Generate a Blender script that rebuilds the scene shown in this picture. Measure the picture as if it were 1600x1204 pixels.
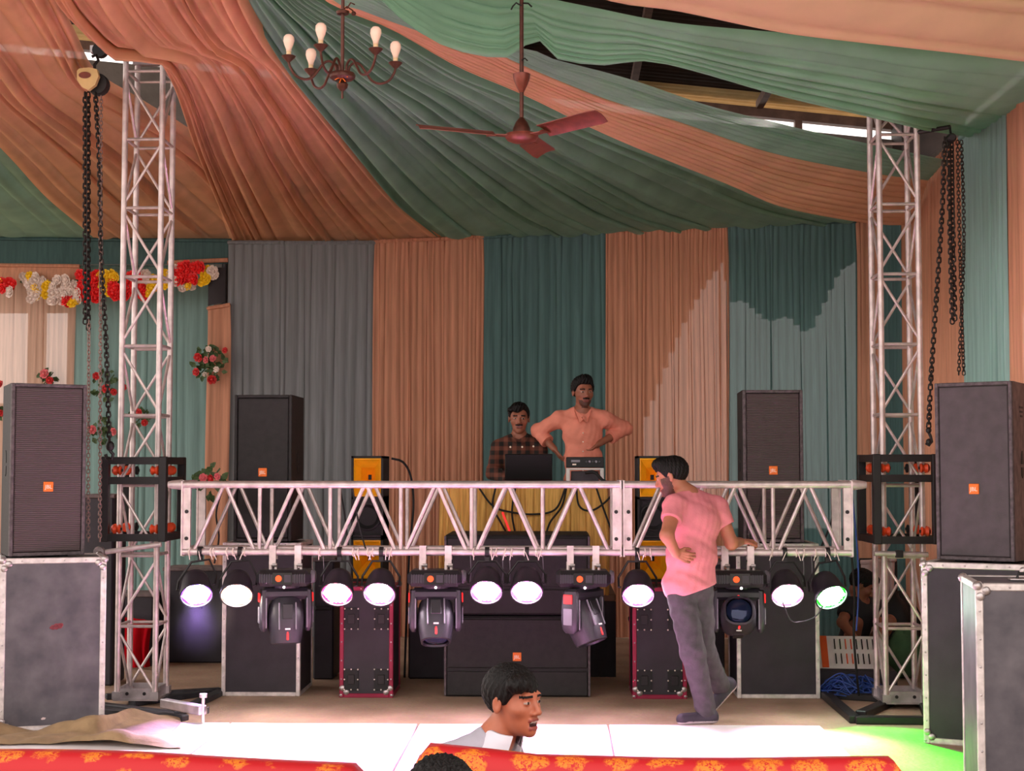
import bpy, math, random
import numpy as np
from mathutils import Vector, Matrix, Euler

scene = bpy.context.scene
for _o in list(bpy.data.objects):
    bpy.data.objects.remove(_o, do_unlink=True)
RND = random.Random(11)
PI = math.pi

# ------------------------------------------------------------------ camera
FPX = 2400.0                       # focal length in pixels of the 1600 px wide frame
CAM = Vector((0.0, 0.0, 1.62))
PITCH = math.atan(133 / FPX)
YAW = math.atan(70 / FPX)
cam_data = bpy.data.cameras.new('camera')
cam_data.sensor_width = 36.0
cam_data.lens = 36.0 * FPX / 1600.0
cam_data.clip_end = 200
cam = bpy.data.objects.new('camera', cam_data)
cam.location = CAM
cam.rotation_euler = (PI / 2 + PITCH, 0, YAW)
scene.collection.objects.link(cam)
scene.camera = cam
CROT = Euler((PI / 2 + PITCH, 0, YAW)).to_matrix()

# ------------------------------------------------------------------ daylight and exposure
world = bpy.data.worlds.new('sky')
scene.world = world
world.use_nodes = True
_bg = world.node_tree.nodes['Background']
_bg.inputs[0].default_value = (1.0, 0.905, 0.85, 1)
_bg.inputs[1].default_value = 1.0
scene.view_settings.view_transform = 'Standard'
scene.view_settings.look = 'None'
scene.view_settings.gamma = 1.0
scene.view_settings.use_curve_mapping = False
scene.view_settings.exposure = 1.3


def W(px, py, Y):
    """world point on the plane y = Y that the photograph shows at (px, py)"""
    d = CROT @ Vector(((px - 800) / FPX, (602 - py) / FPX, -1))
    return CAM + d * (Y / d.y)


def WX(px, X, py=735):
    """world point on the plane x = X"""
    d = CROT @ Vector(((px - 800) / FPX, (602 - py) / FPX, -1))
    return CAM + d * (X / d.x)


# ------------------------------------------------------------------ materials
def lin(c):
    return tuple(((v / 255) / 12.92 if v / 255 <= 0.04045 else ((v / 255 + 0.055) / 1.055) ** 2.4) for v in c) + (1.0,)


MATS = {}


def newmat(name):
    m = bpy.data.materials.new(name)
    m.use_nodes = True
    MATS[name] = m
    return m, m.node_tree, m.node_tree.nodes['Principled BSDF']


def noise_color(nt, c1, c2, scale, detail=4, lo=0.35, hi=0.65, stretch=(1, 1, 1), coord='Object'):
    tc = nt.nodes.new('ShaderNodeTexCoord')
    mp = nt.nodes.new('ShaderNodeMapping')
    mp.inputs['Scale'].default_value = stretch
    nz = nt.nodes.new('ShaderNodeTexNoise')
    nz.inputs['Scale'].default_value = scale
    nz.inputs['Detail'].default_value = detail
    rp = nt.nodes.new('ShaderNodeValToRGB')
    rp.color_ramp.elements[0].position = lo
    rp.color_ramp.elements[1].position = hi
    rp.color_ramp.elements[0].color = c1
    rp.color_ramp.elements[1].color = c2
    nt.links.new(tc.outputs[coord], mp.inputs[0])
    nt.links.new(mp.outputs[0], nz.inputs['Vector'])
    nt.links.new(nz.outputs['Fac'], rp.inputs[0])
    return rp, nz, mp


def solid(name, c, rough=0.6, metal=0.0, var=0.12, scale=9.0, bump=0.0, bscale=60, emit=None, estr=1.0, spec=0.5, stretch=(1, 1, 1)):
    m, nt, b = newmat(name)
    l = lin(c)
    c1 = tuple(v * (1 - var) for v in l[:3]) + (1,)
    c2 = tuple(min(1, v * (1 + var)) for v in l[:3]) + (1,)
    rp, nz, mp = noise_color(nt, c1, c2, scale, stretch=stretch)
    nt.links.new(rp.outputs[0], b.inputs['Base Color'])
    b.inputs['Roughness'].default_value = rough
    b.inputs['Metallic'].default_value = metal
    b.inputs['Specular IOR Level'].default_value = spec
    if bump:
        n2 = nt.nodes.new('ShaderNodeTexNoise')
        n2.inputs['Scale'].default_value = bscale
        n2.inputs['Detail'].default_value = 3
        bp = nt.nodes.new('ShaderNodeBump')
        bp.inputs['Strength'].default_value = bump
        bp.inputs['Distance'].default_value = 0.01
        nt.links.new(mp.outputs[0], n2.inputs['Vector'])
        nt.links.new(n2.outputs['Fac'], bp.inputs['Height'])
        nt.links.new(bp.outputs[0], b.inputs['Normal'])
    if emit is not None:
        b.inputs['Emission Color'].default_value = lin(emit)
        b.inputs['Emission Strength'].default_value = estr
    return m


def fabric(name, c, transl=0.3, sheer=0.05, var=0.14, stretch=(1, 1, 1), scale=3.0, thin=0.0):
    """thin tent cloth: diffuse, lets light through, slightly see-through"""
    m, nt, b = newmat(name)
    nt.nodes.remove(b)
    l = lin(c)
    c1 = tuple(v * (1 - var) for v in l[:3]) + (1,)
    c2 = tuple(min(1, v * (1 + var)) for v in l[:3]) + (1,)
    rp, nz, mp = noise_color(nt, c1, c2, scale, 6, 0.3, 0.7, stretch)
    df = nt.nodes.new('ShaderNodeBsdfDiffuse')
    tl = nt.nodes.new('ShaderNodeBsdfTranslucent')
    tp = nt.nodes.new('ShaderNodeBsdfTransparent')
    m1 = nt.nodes.new('ShaderNodeMixShader')
    m2 = nt.nodes.new('ShaderNodeMixShader')
    out = nt.nodes['Material Output']
    nt.links.new(rp.outputs[0], df.inputs[0])
    nt.links.new(rp.outputs[0], tl.inputs[0])
    m1.inputs[0].default_value = transl
    m2.inputs[0].default_value = sheer
    if thin:                      # more see-through patches, added so the bright roof slit glints through
        n3 = nt.nodes.new('ShaderNodeTexNoise'); n3.inputs['Scale'].default_value = 1.7; n3.inputs['Detail'].default_value = 2
        mr = nt.nodes.new('ShaderNodeMapRange')
        mr.inputs['From Min'].default_value = 0.54; mr.inputs['From Max'].default_value = 0.66
        mr.inputs['To Min'].default_value = sheer; mr.inputs['To Max'].default_value = thin
        tcn = nt.nodes.new('ShaderNodeTexCoord')
        nt.links.new(tcn.outputs['Object'], n3.inputs['Vector'])
        nt.links.new(n3.outputs['Fac'], mr.inputs['Value']); nt.links.new(mr.outputs[0], m2.inputs[0])
    nt.links.new(df.outputs[0], m1.inputs[1])
    nt.links.new(tl.outputs[0], m1.inputs[2])
    nt.links.new(m1.outputs[0], m2.inputs[1])
    nt.links.new(tp.outputs[0], m2.inputs[2])
    nt.links.new(m2.outputs[0], out.inputs[0])
    return m


def emitter(name, c, strength):
    m, nt, b = newmat(name)
    b.inputs['Base Color'].default_value = lin(c)
    b.inputs['Emission Color'].default_value = lin(c)
    b.inputs['Emission Strength'].default_value = strength
    return m


fabric('peach', (212, 154, 126), 0.3, 0.03, stretch=(14, 14, 0.6))
fabric('peach_left', (222, 184, 162), 0.4, 0.10, stretch=(14, 14, 0.6))
fabric('teal', (96, 128, 128), 0.3, 0.03, stretch=(14, 14, 0.6))
fabric('teal_pale', (152, 188, 184), 0.4, 0.06, stretch=(14, 14, 0.6))
fabric('greyteal', (138, 142, 146), 0.3, 0.02, stretch=(14, 14, 0.6))
fabric('dteal', (78, 106, 106), 0.25, 0.02, stretch=(14, 14, 0.6))
fabric('sw_cream', (246, 206, 166), 0.3, 0.02, var=0.06)
fabric('sw_orange', (230, 178, 140), 0.25, 0.03, var=0.1, thin=0.14)
fabric('sw_peach', (234, 182, 146), 0.3, 0.03, var=0.08, thin=0.12)
fabric('sw_green', (144, 186, 162), 0.25, 0.03, var=0.12, thin=0.16)
fabric('sw_pale', (146, 194, 164), 0.3, 0.02, var=0.1)
fabric('gold_satin', (242, 182, 104), 0.15, 0.0, var=0.3, stretch=(20, 20, 0.8))
fabric('red_cloth', (190, 22, 34), 0.2, 0.0, var=0.2)
solid('truss', (208, 194, 192), 0.42, 0.55, 0.16, 14, 0.15, 40)
solid('truss_tie', (240, 225, 215), 0.6, 0, 0.05)
solid('steel_plate', (196, 188, 190), 0.4, 0.7, 0.2, 12)
solid('rail', (214, 206, 204), 0.45, 0.5, 0.2, 16, 0.15, 60)
solid('ballcorner', (190, 182, 182), 0.35, 0.8, 0.25, 25)
solid('black_steel', (26, 22, 24), 0.5, 0.1, 0.3, 12)
solid('base_steel', (46, 46, 52), 0.55, 0.1, 0.35, 10)
solid('chain_pale', (136, 112, 104), 0.5, 0.4, 0.2, 30)
solid('chain', (44, 38, 36), 0.5, 0.6, 0.3, 30)
solid('hoist_cream', (220, 190, 130), 0.5, 0, 0.08)
solid('roller', (226, 74, 30), 0.45, 0, 0.15, 30)
solid('case_black', (62, 58, 66), 0.6, 0, 0.16, 6, 0.12, 160)
solid('case_dark', (46, 40, 48), 0.6, 0, 0.2, 6, 0.12, 160)
solid('magenta', (150, 22, 62), 0.5, 0.1, 0.15)
solid('spk_box', (30, 27, 28), 0.7, 0, 0.25, 20, 0.2, 180)
solid('spk_front', (72, 64, 68), 0.65, 0, 0.15, 12, 0.2, 180)  # lighter front tone, the lifted brightness is put into the colour
solid('spk_box_worn', (108, 94, 94), 0.7, 0, 0.3, 14, 0.2, 180)  # paler copy of the box colour, light on the side painted in
solid('spk_edge', (86, 76, 80), 0.7, 0, 0.35, 40)
solid('badge_orange', (240, 116, 30), 0.5, 0, 0.05)
solid('badge_white', (250, 232, 214), 0.5, 0, 0.03)
solid('black', (14, 13, 15), 0.6, 0, 0.2)
solid('black_gloss', (12, 12, 14), 0.25, 0, 0.1)
solid('rubber', (18, 17, 18), 0.7, 0, 0.1)
solid('horn_yellow', (240, 168, 20), 0.45, 0, 0.1, 10)
solid('mh_grey', (42, 39, 46), 0.42, 0, 0.1)
solid('mh_dark', (30, 28, 32), 0.45, 0, 0.1)
solid('mh_silver', (120, 116, 124), 0.4, 0.3, 0.1)
solid('mh_red', (230, 40, 40), 0.4, 0, 0.05, emit=(255, 40, 40), estr=0.4)  # red trim and cable colour with a faint glow added
solid('par_can', (40, 34, 44), 0.45, 0.2, 0.2)
solid('lens_glass', (30, 40, 70), 0.05, 0.4, 0.1)
emitter('lcd_orange', (255, 70, 14), 0.55)
emitter('led_white', (255, 240, 240), 2.0)
solid('brown_metal', (84, 46, 36), 0.4, 0.5, 0.2, 30)
solid('fan_brown', (124, 62, 50), 0.35, 0.3, 0.2, 20)
solid('bulb', (246, 214, 196), 0.35, 0, 0.03)
solid('bulb_neck', (228, 196, 150), 0.5, 0, 0.05)
solid('leaf', (62, 84, 44), 0.6, 0, 0.4, 30)
solid('rose_red', (190, 34, 36), 0.6, 0, 0.3, 40)
solid('rose_pink', (206, 96, 100), 0.6, 0, 0.25, 40)
solid('red_mark', (120, 44, 54), 0.6, 0, 0.3, 60)
solid('fl_red', (226, 24, 26), 0.6, 0, 0.2, 40)
solid('fl_white', (226, 206, 196), 0.6, 0, 0.12, 40)
solid('fl_yellow', (244, 196, 20), 0.6, 0, 0.15, 40)
solid('tarp', (146, 120, 88), 0.85, 0, 0.2, 8, 0.3, 40)
solid('concrete', (120, 112, 106), 0.9, 0, 0.15, 4, 0.3, 30)
solid('roof_sheet', (58, 46, 42), 0.65, 0.2, 0.35, 3)
solid('roof_cream', (228, 206, 150), 0.7, 0, 0.1, 5)
solid('rafter', (112, 84, 72), 0.6, 0.2, 0.2)
solid('white_board', (236, 228, 228), 0.55, 0, 0.04, 3, 0.08, 40)
solid('skin', (176, 112, 86), 0.5, 0, 0.06, 25)
solid('skin_dark', (150, 92, 70), 0.5, 0, 0.08, 25)
solid('skin_boy', (176, 102, 74), 0.48, 0, 0.06, 25)
solid('lip', (150, 74, 66), 0.45, 0, 0.05)
solid('lip_dark', (124, 66, 58), 0.45, 0, 0.05)
solid('hair', (15, 11, 11), 0.55, 0, 0.35, 60, 0.8, 120, stretch=(1, 1, 0.2), spec=0.25)
solid('stubble', (86, 54, 44), 0.6, 0, 0.15, 80)
solid('eye_white', (168, 146, 134), 0.3, 0, 0.02)
solid('iris', (28, 18, 14), 0.25, 0, 0.02)
solid('teeth', (240, 232, 224), 0.35, 0, 0.02)
solid('mouth_dark', (60, 20, 20), 0.6, 0, 0.02)
solid('tee_pink', (224, 132, 142), 0.8, 0, 0.06, 10, 0.15, 90)
solid('shirt_salmon', (228, 140, 118), 0.8, 0, 0.06, 10, 0.15, 90)
solid('shirt_boy', (170, 166, 178), 0.8, 0, 0.08, 10, 0.15, 90)
solid('collar_pale', (214, 212, 222), 0.8, 0, 0.04)
solid('shirt_black', (34, 32, 38), 0.8, 0, 0.1)
solid('jeans', (70, 66, 70), 0.85, 0, 0.16, 18, 0.2, 120)
solid('trouser_dark', (46, 42, 46), 0.85, 0, 0.12)
solid('shoe_dark', (52, 44, 58), 0.6, 0, 0.15)
solid('shoe_pale', (196, 180, 186), 0.6, 0, 0.1)
solid('white_paint', (226, 220, 216), 0.5, 0, 0.06)
solid('orange_paint', (226, 92, 40), 0.5, 0, 0.06)
solid('blue_cable', (44, 74, 150), 0.5, 0, 0.2)
solid('green_cloth', (70, 104, 70), 0.85, 0, 0.2)
solid('pale_cloth', (206, 186, 186), 0.85, 0, 0.08)
solid('wood', (120, 88, 64), 0.7, 0, 0.2)


def floor_material():
    m, nt, b = newmat('ground')
    rp, nz, mp = noise_color(nt, lin((176, 146, 122)), lin((216, 184, 158)), 1.6, 8, 0.35, 0.7)
    n2 = nt.nodes.new('ShaderNodeTexNoise'); n2.inputs['Scale'].default_value = 35; n2.inputs['Detail'].default_value = 6
    mx = nt.nodes.new('ShaderNodeMix'); mx.data_type = 'RGBA'; mx.blend_type = 'MULTIPLY'
    mx.inputs[0].default_value = 0.35
    nt.links.new(mp.outputs[0], n2.inputs['Vector'])
    nt.links.new(rp.outputs[0], mx.inputs[6]); nt.links.new(n2.outputs['Color'], mx.inputs[7])
    nt.links.new(mx.outputs[2], b.inputs['Base Color'])
    b.inputs['Roughness'].default_value = 0.85
    bp = nt.nodes.new('ShaderNodeBump'); bp.inputs['Strength'].default_value = 0.35; bp.inputs['Distance'].default_value = 0.02
    nt.links.new(n2.outputs['Fac'], bp.inputs['Height']); nt.links.new(bp.outputs[0], b.inputs['Normal'])
    return m


floor_material()


def grille_material():
    """perforated speaker grille: rows of tiny holes"""
    m, nt, b = newmat('grille')
    tc = nt.nodes.new('ShaderNodeTexCoord')
    wv = nt.nodes.new('ShaderNodeTexWave'); wv.bands_direction = 'Z'
    wv.inputs['Scale'].default_value = 26; wv.inputs['Distortion'].default_value = 0.4
    rp = nt.nodes.new('ShaderNodeValToRGB')
    rp.color_ramp.elements[0].color = lin((52, 42, 44)); rp.color_ramp.elements[1].color = lin((92, 78, 80))
    nt.links.new(tc.outputs['Object'], wv.inputs['Vector']); nt.links.new(wv.outputs['Fac'], rp.inputs[0])
    nt.links.new(rp.outputs[0], b.inputs['Base Color'])
    b.inputs['Roughness'].default_value = 0.6
    bp = nt.nodes.new('ShaderNodeBump'); bp.inputs['Strength'].default_value = 0.4; bp.inputs['Distance'].default_value = 0.01
    nt.links.new(wv.outputs['Fac'], bp.inputs['Height']); nt.links.new(bp.outputs[0], b.inputs['Normal'])


grille_material()


def scratched_material():
    """dark laminate of a flight case with pale scratches and scuffs"""
    m, nt, b = newmat('case_scratched')
    tc = nt.nodes.new('ShaderNodeTexCoord')
    mp = nt.nodes.new('ShaderNodeMapping'); mp.inputs['Scale'].default_value = (3, 3, 1); mp.inputs['Rotation'].default_value = (0.3, 0.6, 0.2)
    n1 = nt.nodes.new('ShaderNodeTexNoise'); n1.inputs['Scale'].default_value = 6; n1.inputs['Detail'].default_value = 8
    r1 = nt.nodes.new('ShaderNodeValToRGB')
    r1.color_ramp.elements[0].position = 0.35; r1.color_ramp.elements[1].position = 0.8
    r1.color_ramp.elements[0].color = lin((72, 68, 76)); r1.color_ramp.elements[1].color = lin((112, 106, 112))
    vo = nt.nodes.new('ShaderNodeTexVoronoi'); vo.feature = 'DISTANCE_TO_EDGE'; vo.inputs['Scale'].default_value = 5
    r2 = nt.nodes.new('ShaderNodeValToRGB')
    r2.color_ramp.elements[0].position = 0.0; r2.color_ramp.elements[1].position = 0.012
    r2.color_ramp.elements[0].color = (0.25, 0.25, 0.25, 1); r2.color_ramp.elements[1].color = (0, 0, 0, 1)
    mx = nt.nodes.new('ShaderNodeMix'); mx.data_type = 'RGBA'
    nt.links.new(tc.outputs['Object'], n1.inputs['Vector']); nt.links.new(n1.outputs['Fac'], r1.inputs[0])
    nt.links.new(tc.outputs['Object'], mp.inputs[0]); nt.links.new(mp.outputs[0], vo.inputs['Vector'])
    nt.links.new(vo.outputs['Distance'], r2.inputs[0])
    mx.inputs[0].default_value = 0.0; nt.links.new(r1.outputs[0], mx.inputs[6])
    mx.inputs[7].default_value = lin((150, 144, 150))
    nt.links.new(mx.outputs[2], b.inputs['Base Color'])
    b.inputs['Roughness'].default_value = 0.5


scratched_material()


def plaid_material():
    m, nt, b = newmat('plaid')
    tc = nt.nodes.new('ShaderNodeTexCoord')
    res = []
    for axis in ('X', 'Z'):
        w = nt.nodes.new('ShaderNodeTexWave'); w.bands_direction = axis; w.inputs['Scale'].default_value = 4.2
        r = nt.nodes.new('ShaderNodeValToRGB'); r.color_ramp.interpolation = 'EASE'
        r.color_ramp.elements[0].position = 0.35; r.color_ramp.elements[1].position = 0.7
        r.color_ramp.elements[0].color = lin((26, 20, 18)); r.color_ramp.elements[1].color = lin((112, 62, 46))
        nt.links.new(tc.outputs['Object'], w.inputs['Vector']); nt.links.new(w.outputs['Fac'], r.inputs[0])
        res.append(r)
    mx = nt.nodes.new('ShaderNodeMix'); mx.data_type = 'RGBA'; mx.inputs[0].default_value = 0.5
    nt.links.new(res[0].outputs[0], mx.inputs[6]); nt.links.new(res[1].outputs[0], mx.inputs[7])
    nt.links.new(mx.outputs[2], b.inputs['Base Color']); b.inputs['Roughness'].default_value = 0.85


plaid_material()


def brocade_material():
    """red cloth with woven golden sprays"""
    m, nt, b = newmat('brocade')
    tc = nt.nodes.new('ShaderNodeTexCoord')
    mp = nt.nodes.new('ShaderNodeMapping'); mp.inputs['Scale'].default_value = (7.5, 7.5, 10.0)
    vo = nt.nodes.new('ShaderNodeTexVoronoi'); vo.inputs['Scale'].default_value = 1.0; vo.inputs['Randomness'].default_value = 0.3
    nz = nt.nodes.new('ShaderNodeTexNoise'); nz.inputs['Scale'].default_value = 26; nz.inputs['Detail'].default_value = 2
    ad = nt.nodes.new('ShaderNodeMath'); ad.operation = 'MULTIPLY_ADD'; ad.inputs[1].default_value = 0.55
    n2 = nt.nodes.new('ShaderNodeTexNoise'); n2.inputs['Scale'].default_value = 110; n2.inputs['Detail'].default_value = 2; n2.inputs['Distortion'].default_value = 1.2
    r1 = nt.nodes.new('ShaderNodeValToRGB')
    r1.color_ramp.elements[0].position = 0.60; r1.color_ramp.elements[1].position = 0.70
    r1.color_ramp.elements[0].color = (1, 1, 1, 1); r1.color_ramp.elements[1].color = (0, 0, 0, 1)
    r2 = nt.nodes.new('ShaderNodeValToRGB')
    r2.color_ramp.elements[0].position = 0.40; r2.color_ramp.elements[1].position = 0.50
    mul = nt.nodes.new('ShaderNodeMath'); mul.operation = 'MULTIPLY'
    mx = nt.nodes.new('ShaderNodeMix'); mx.data_type = 'RGBA'
    nt.links.new(tc.outputs['Object'], mp.inputs[0]); nt.links.new(mp.outputs[0], vo.inputs['Vector'])
    nt.links.new(tc.outputs['Object'], nz.inputs['Vector']); nt.links.new(tc.outputs['Object'], n2.inputs['Vector'])
    nt.links.new(nz.outputs['Fac'], ad.inputs[0]); nt.links.new(vo.outputs['Distance'], ad.inputs[2])
    nt.links.new(ad.outputs[0], r1.inputs[0]); nt.links.new(n2.outputs['Fac'], r2.inputs[0])
    nt.links.new(r1.outputs[0], mul.inputs[0]); nt.links.new(r2.outputs[0], mul.inputs[1])
    nt.links.new(mul.outputs[0], mx.inputs[0])
    mx.inputs[6].default_value = lin((178, 10, 20)); mx.inputs[7].default_value = lin((214, 116, 22))
    nt.links.new(mx.outputs[2], b.inputs['Base Color'])
    b.inputs['Roughness'].default_value = 0.6
    bp = nt.nodes.new('ShaderNodeBump'); bp.inputs['Strength'].default_value = 0.3; bp.inputs['Distance'].default_value = 0.004
    nt.links.new(mul.outputs[0], bp.inputs['Height']); nt.links.new(bp.outputs[0], b.inputs['Normal'])


brocade_material()

# ------------------------------------------------------------------ mesh helpers
COL = scene.collection


def V(*a):
    return Vector(a)


class MB:
    """collects geometry of ONE part"""

    def __init__(s):
        s.v = []; s.f = []; s.m = []; s.cur = 0

    def add(s, vs, fs):
        o = len(s.v)
        s.v.extend([tuple(p) for p in vs])
        for f in fs:
            s.f.append(tuple(i + o for i in f)); s.m.append(s.cur)
        return s

    def box(s, c, d, rot=None):
        c = Vector(c); hx, hy, hz = d[0] / 2, d[1] / 2, d[2] / 2
        vs = [Vector((x, y, z)) for x in (-hx, hx) for y in (-hy, hy) for z in (-hz, hz)]
        if rot is not None:
            vs = [rot @ p for p in vs]
        vs = [p + c for p in vs]
        return s.add(vs, [(0, 1, 3, 2), (4, 6, 7, 5), (0, 4, 5, 1), (2, 3, 7, 6), (0, 2, 6, 4), (1, 5, 7, 3)])

    def bbox(s, c, d, bev, rot=None):
        """box with chamfered edges"""
        c = Vector(c); h = [x / 2 for x in d]; b = min(bev, min(h) * 0.9)
        vs = []; idx = {}
        for sx in (-1, 1):
            for sy in (-1, 1):
                for sz in (-1, 1):
                    for k in range(3):
                        p = [sx * (h[0] - b), sy * (h[1] - b), sz * (h[2] - b)]
                        p[k] = (sx, sy, sz)[k] * h[k]
                        idx[(sx, sy, sz, k)] = len(vs); vs.append(Vector(p))
        if rot is not None:
            vs = [rot @ p for p in vs]
        vs = [p + c for p in vs]
        fs = []
        for k in range(3):
            a, b2 = (k + 1) % 3, (k + 2) % 3
            for sg in (-1, 1):
                q = []
                for (u, w) in ((-1, -1), (1, -1), (1, 1), (-1, 1)):
                    t = [0, 0, 0]; t[k] = sg; t[a] = u; t[b2] = w
                    q.append(idx[(t[0], t[1], t[2], k)])
                fs.append(q if sg > 0 else q[::-1])
        for k in range(3):
            a, b2 = (k + 1) % 3, (k + 2) % 3
            for u in (-1, 1):
                for w in (-1, 1):
                    t0 = [0, 0, 0]; t1 = [0, 0, 0]
                    t0[k] = -1; t1[k] = 1
                    for t in (t0, t1):
                        t[a] = u; t[b2] = w
                    q = [idx[(*t0, a)], idx[(*t1, a)], idx[(*t1, b2)], idx[(*t0, b2)]]
                    fs.append(q if u * w < 0 else q[::-1])
        for sx in (-1, 1):
            for sy in (-1, 1):
                for sz in (-1, 1):
                    q = [idx[(sx, sy, sz, 0)], idx[(sx, sy, sz, 1)], idx[(sx, sy, sz, 2)]]
                    fs.append(q if sx * sy * sz > 0 else q[::-1])
        return s.add(vs, fs)

    def cyl(s, p0, p1, r, r1=None, n=10, cap=True):
        p0 = Vector(p0); p1 = Vector(p1); r1 = r if r1 is None else r1
        d = (p1 - p0).normalized()
        a = d.orthogonal().normalized(); b = d.cross(a)
        vs = []
        for (p, rr) in ((p0, r), (p1, r1)):
            for i in range(n):
                t = 2 * PI * i / n
                vs.append(p + (a * math.cos(t) + b * math.sin(t)) * rr)
        fs = [(i, (i + 1) % n, n + (i + 1) % n, n + i) for i in range(n)]
        if cap:
            fs.append(tuple(range(n))[::-1]); fs.append(tuple(range(n, 2 * n)))
        return s.add(vs, fs)

    def tube(s, pts, r, n=6, cap=True):
        pts = [Vector(p) for p in pts]
        m = len(pts)
        rr = r if hasattr(r, '__len__') else [r] * m
        vs = []
        up = None
        for i in range(m):
            d = (pts[min(i + 1, m - 1)] - pts[max(i - 1, 0)])
            if d.length < 1e-9:
                d = Vector((0, 0, 1))
            d.normalize()
            if up is None:
                up = d.orthogonal().normalized()
            up = (up - d * up.dot(d))
            if up.length < 1e-6:
                up = d.orthogonal()
            up.normalize()
            b = d.cross(up)
            for k in range(n):
                t = 2 * PI * k / n
                vs.append(pts[i] + (up * math.cos(t) + b * math.sin(t)) * rr[i])
        fs = []
        for i in range(m - 1):
            for k in range(n):
                fs.append((i * n + k, i * n + (k + 1) % n, (i + 1) * n + (k + 1) % n, (i + 1) * n + k))
        if cap:
            fs.append(tuple(range(n))[::-1]); fs.append(tuple(range((m - 1) * n, m * n)))
        return s.add(vs, fs)

    def lathe(s, prof, c=(0, 0, 0), axis=(0, 0, 1), n=20, sx=1.0):
        """prof: list of (radius, height along axis)"""
        c = Vector(c); d = Vector(axis).normalized()
        a = Vector((1, 0, 0)) if abs(d.x) < 0.9 else Vector((0, 1, 0))
        a = (a - d * a.dot(d)).normalized(); b = d.cross(a)
        vs = []
        for (r, h) in prof:
            for k in range(n):
                t = 2 * PI * k / n
                vs.append(c + d * h + (a * math.cos(t) * sx + b * math.sin(t)) * r)
        fs = []
        for i in range(len(prof) - 1):
            for k in range(n):
                fs.append((i * n + k, i * n + (k + 1) % n, (i + 1) * n + (k + 1) % n, (i + 1) * n + k))
        if prof[0][0] > 1e-5:
            fs.append(tuple(range(n))[::-1])
        if prof[-1][0] > 1e-5:
            fs.append(tuple(range((len(prof) - 1) * n, len(prof) * n)))
        return s.add(vs, fs)

    def ball(s, c, r, n=10, m=6):
        r = r if hasattr(r, '__len__') else (r, r, r)
        c = Vector(c)
        vs = [c + Vector((0, 0, r[2]))]
        for i in range(1, m):
            p = PI * i / m
            for k in range(n):
                t = 2 * PI * k / n
                vs.append(c + Vector((r[0] * math.sin(p) * math.cos(t), r[1] * math.sin(p) * math.sin(t), r[2] * math.cos(p))))
        vs.append(c - Vector((0, 0, r[2])))
        fs = [(0, 1 + k, 1 + (k + 1) % n) for k in range(n)]
        for i in range(m - 2):
            for k in range(n):
                fs.append((1 + i * n + k, 1 + (i + 1) * n + k, 1 + (i + 1) * n + (k + 1) % n, 1 + i * n + (k + 1) % n))
        e = len(vs) - 1; o = 1 + (m - 2) * n
        fs += [(e, o + (k + 1) % n, o + k) for k in range(n)]
        return s.add(vs, fs)

    def prism(s, poly, p0, ax, ay, depth):
        """extrude a 2D polygon (u,v) placed at p0 with axes ax, ay; depth is a vector"""
        p0 = Vector(p0); ax = Vector(ax); ay = Vector(ay); dv = Vector(depth); n = len(poly)
        vs = [p0 + ax * u + ay * v for u, v in poly] + [p0 + ax * u + ay * v + dv for u, v in poly]
        fs = [tuple(range(n))[::-1], tuple(range(n, 2 * n))]
        fs += [(i, (i + 1) % n, n + (i + 1) % n, n + i) for i in range(n)]
        return s.add(vs, fs)

    def grid(s, P, closed=False):
        """P: list of rows of points"""
        nr = len(P); nc = len(P[0])
        vs = [p for row in P for p in row]
        fs = []
        for i in range(nr - 1):
            for k in range(nc - 1 if not closed else nc):
                fs.append((i * nc + k, i * nc + (k + 1) % nc, (i + 1) * nc + (k + 1) % nc, (i + 1) * nc + k))
        return s.add(vs, fs)

    def mesh(s, name, mats, smooth=False):
        me = bpy.data.meshes.new(name)
        me.from_pydata(s.v, [], s.f)
        for m in (mats if isinstance(mats, (list, tuple)) else [mats]):
            me.materials.append(MATS[m])
        if any(s.m):
            me.polygons.foreach_set('material_index', s.m)
        if smooth:
            me.polygons.foreach_set('use_smooth', [True] * len(s.f))
            if smooth != 'all':
                try:
                    me.set_sharp_from_angle(angle=math.radians(40))
                except Exception:
                    pass
        me.update()
        return me

    def build(s, name, mats, parent=None, world=False, smooth=False):
        if world and parent is not None:
            inv = mat_of(parent).inverted()
            s.v = [tuple(inv @ Vector(p)) for p in s.v]
        return link(name, s.mesh(name, mats, smooth), parent)


def mat_of(o):
    return Matrix.LocRotScale(o.location, o.rotation_euler, None)


def link(name, me, parent=None, loc=None, rot=None):
    o = bpy.data.objects.new(name, me)
    COL.objects.link(o)
    if parent is not None:
        o.parent = parent
    if loc is not None:
        o.location = loc
    if rot is not None:
        o.rotation_euler = rot
    return o


def tag(o, label, cat, group=None):
    o['label'] = label; o['category'] = cat
    if group:
        o['group'] = group
    return o


def thing(name, label, cat, loc=(0, 0, 0), rz=0.0, group=None):
    o = bpy.data.objects.new(name, None)
    COL.objects.link(o)
    o.location = loc; o.rotation_euler = (0, 0, rz); o.empty_display_size = 0.1
    return tag(o, label, cat, group)


def struct(name, mb, mats, smooth=False, parent=None):
    o = mb.build(name, mats, parent, smooth=smooth)
    if parent is None:
        o['kind'] = 'structure'
    return o


def text_mesh(body, size, ext, mat):
    cu = bpy.data.curves.new('lettering', 'FONT')
    cu.body = body; cu.size = size; cu.extrude = ext; cu.align_x = 'CENTER'; cu.align_y = 'CENTER'
    cu.resolution_u = 2
    o = bpy.data.objects.new('lettering_tmp', cu)
    COL.objects.link(o)
    dg = bpy.context.evaluated_depsgraph_get()
    me = bpy.data.meshes.new_from_object(o.evaluated_get(dg))
    bpy.data.objects.remove(o, do_unlink=True)
    me.materials.clear(); me.materials.append(MATS[mat])
    return me


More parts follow.
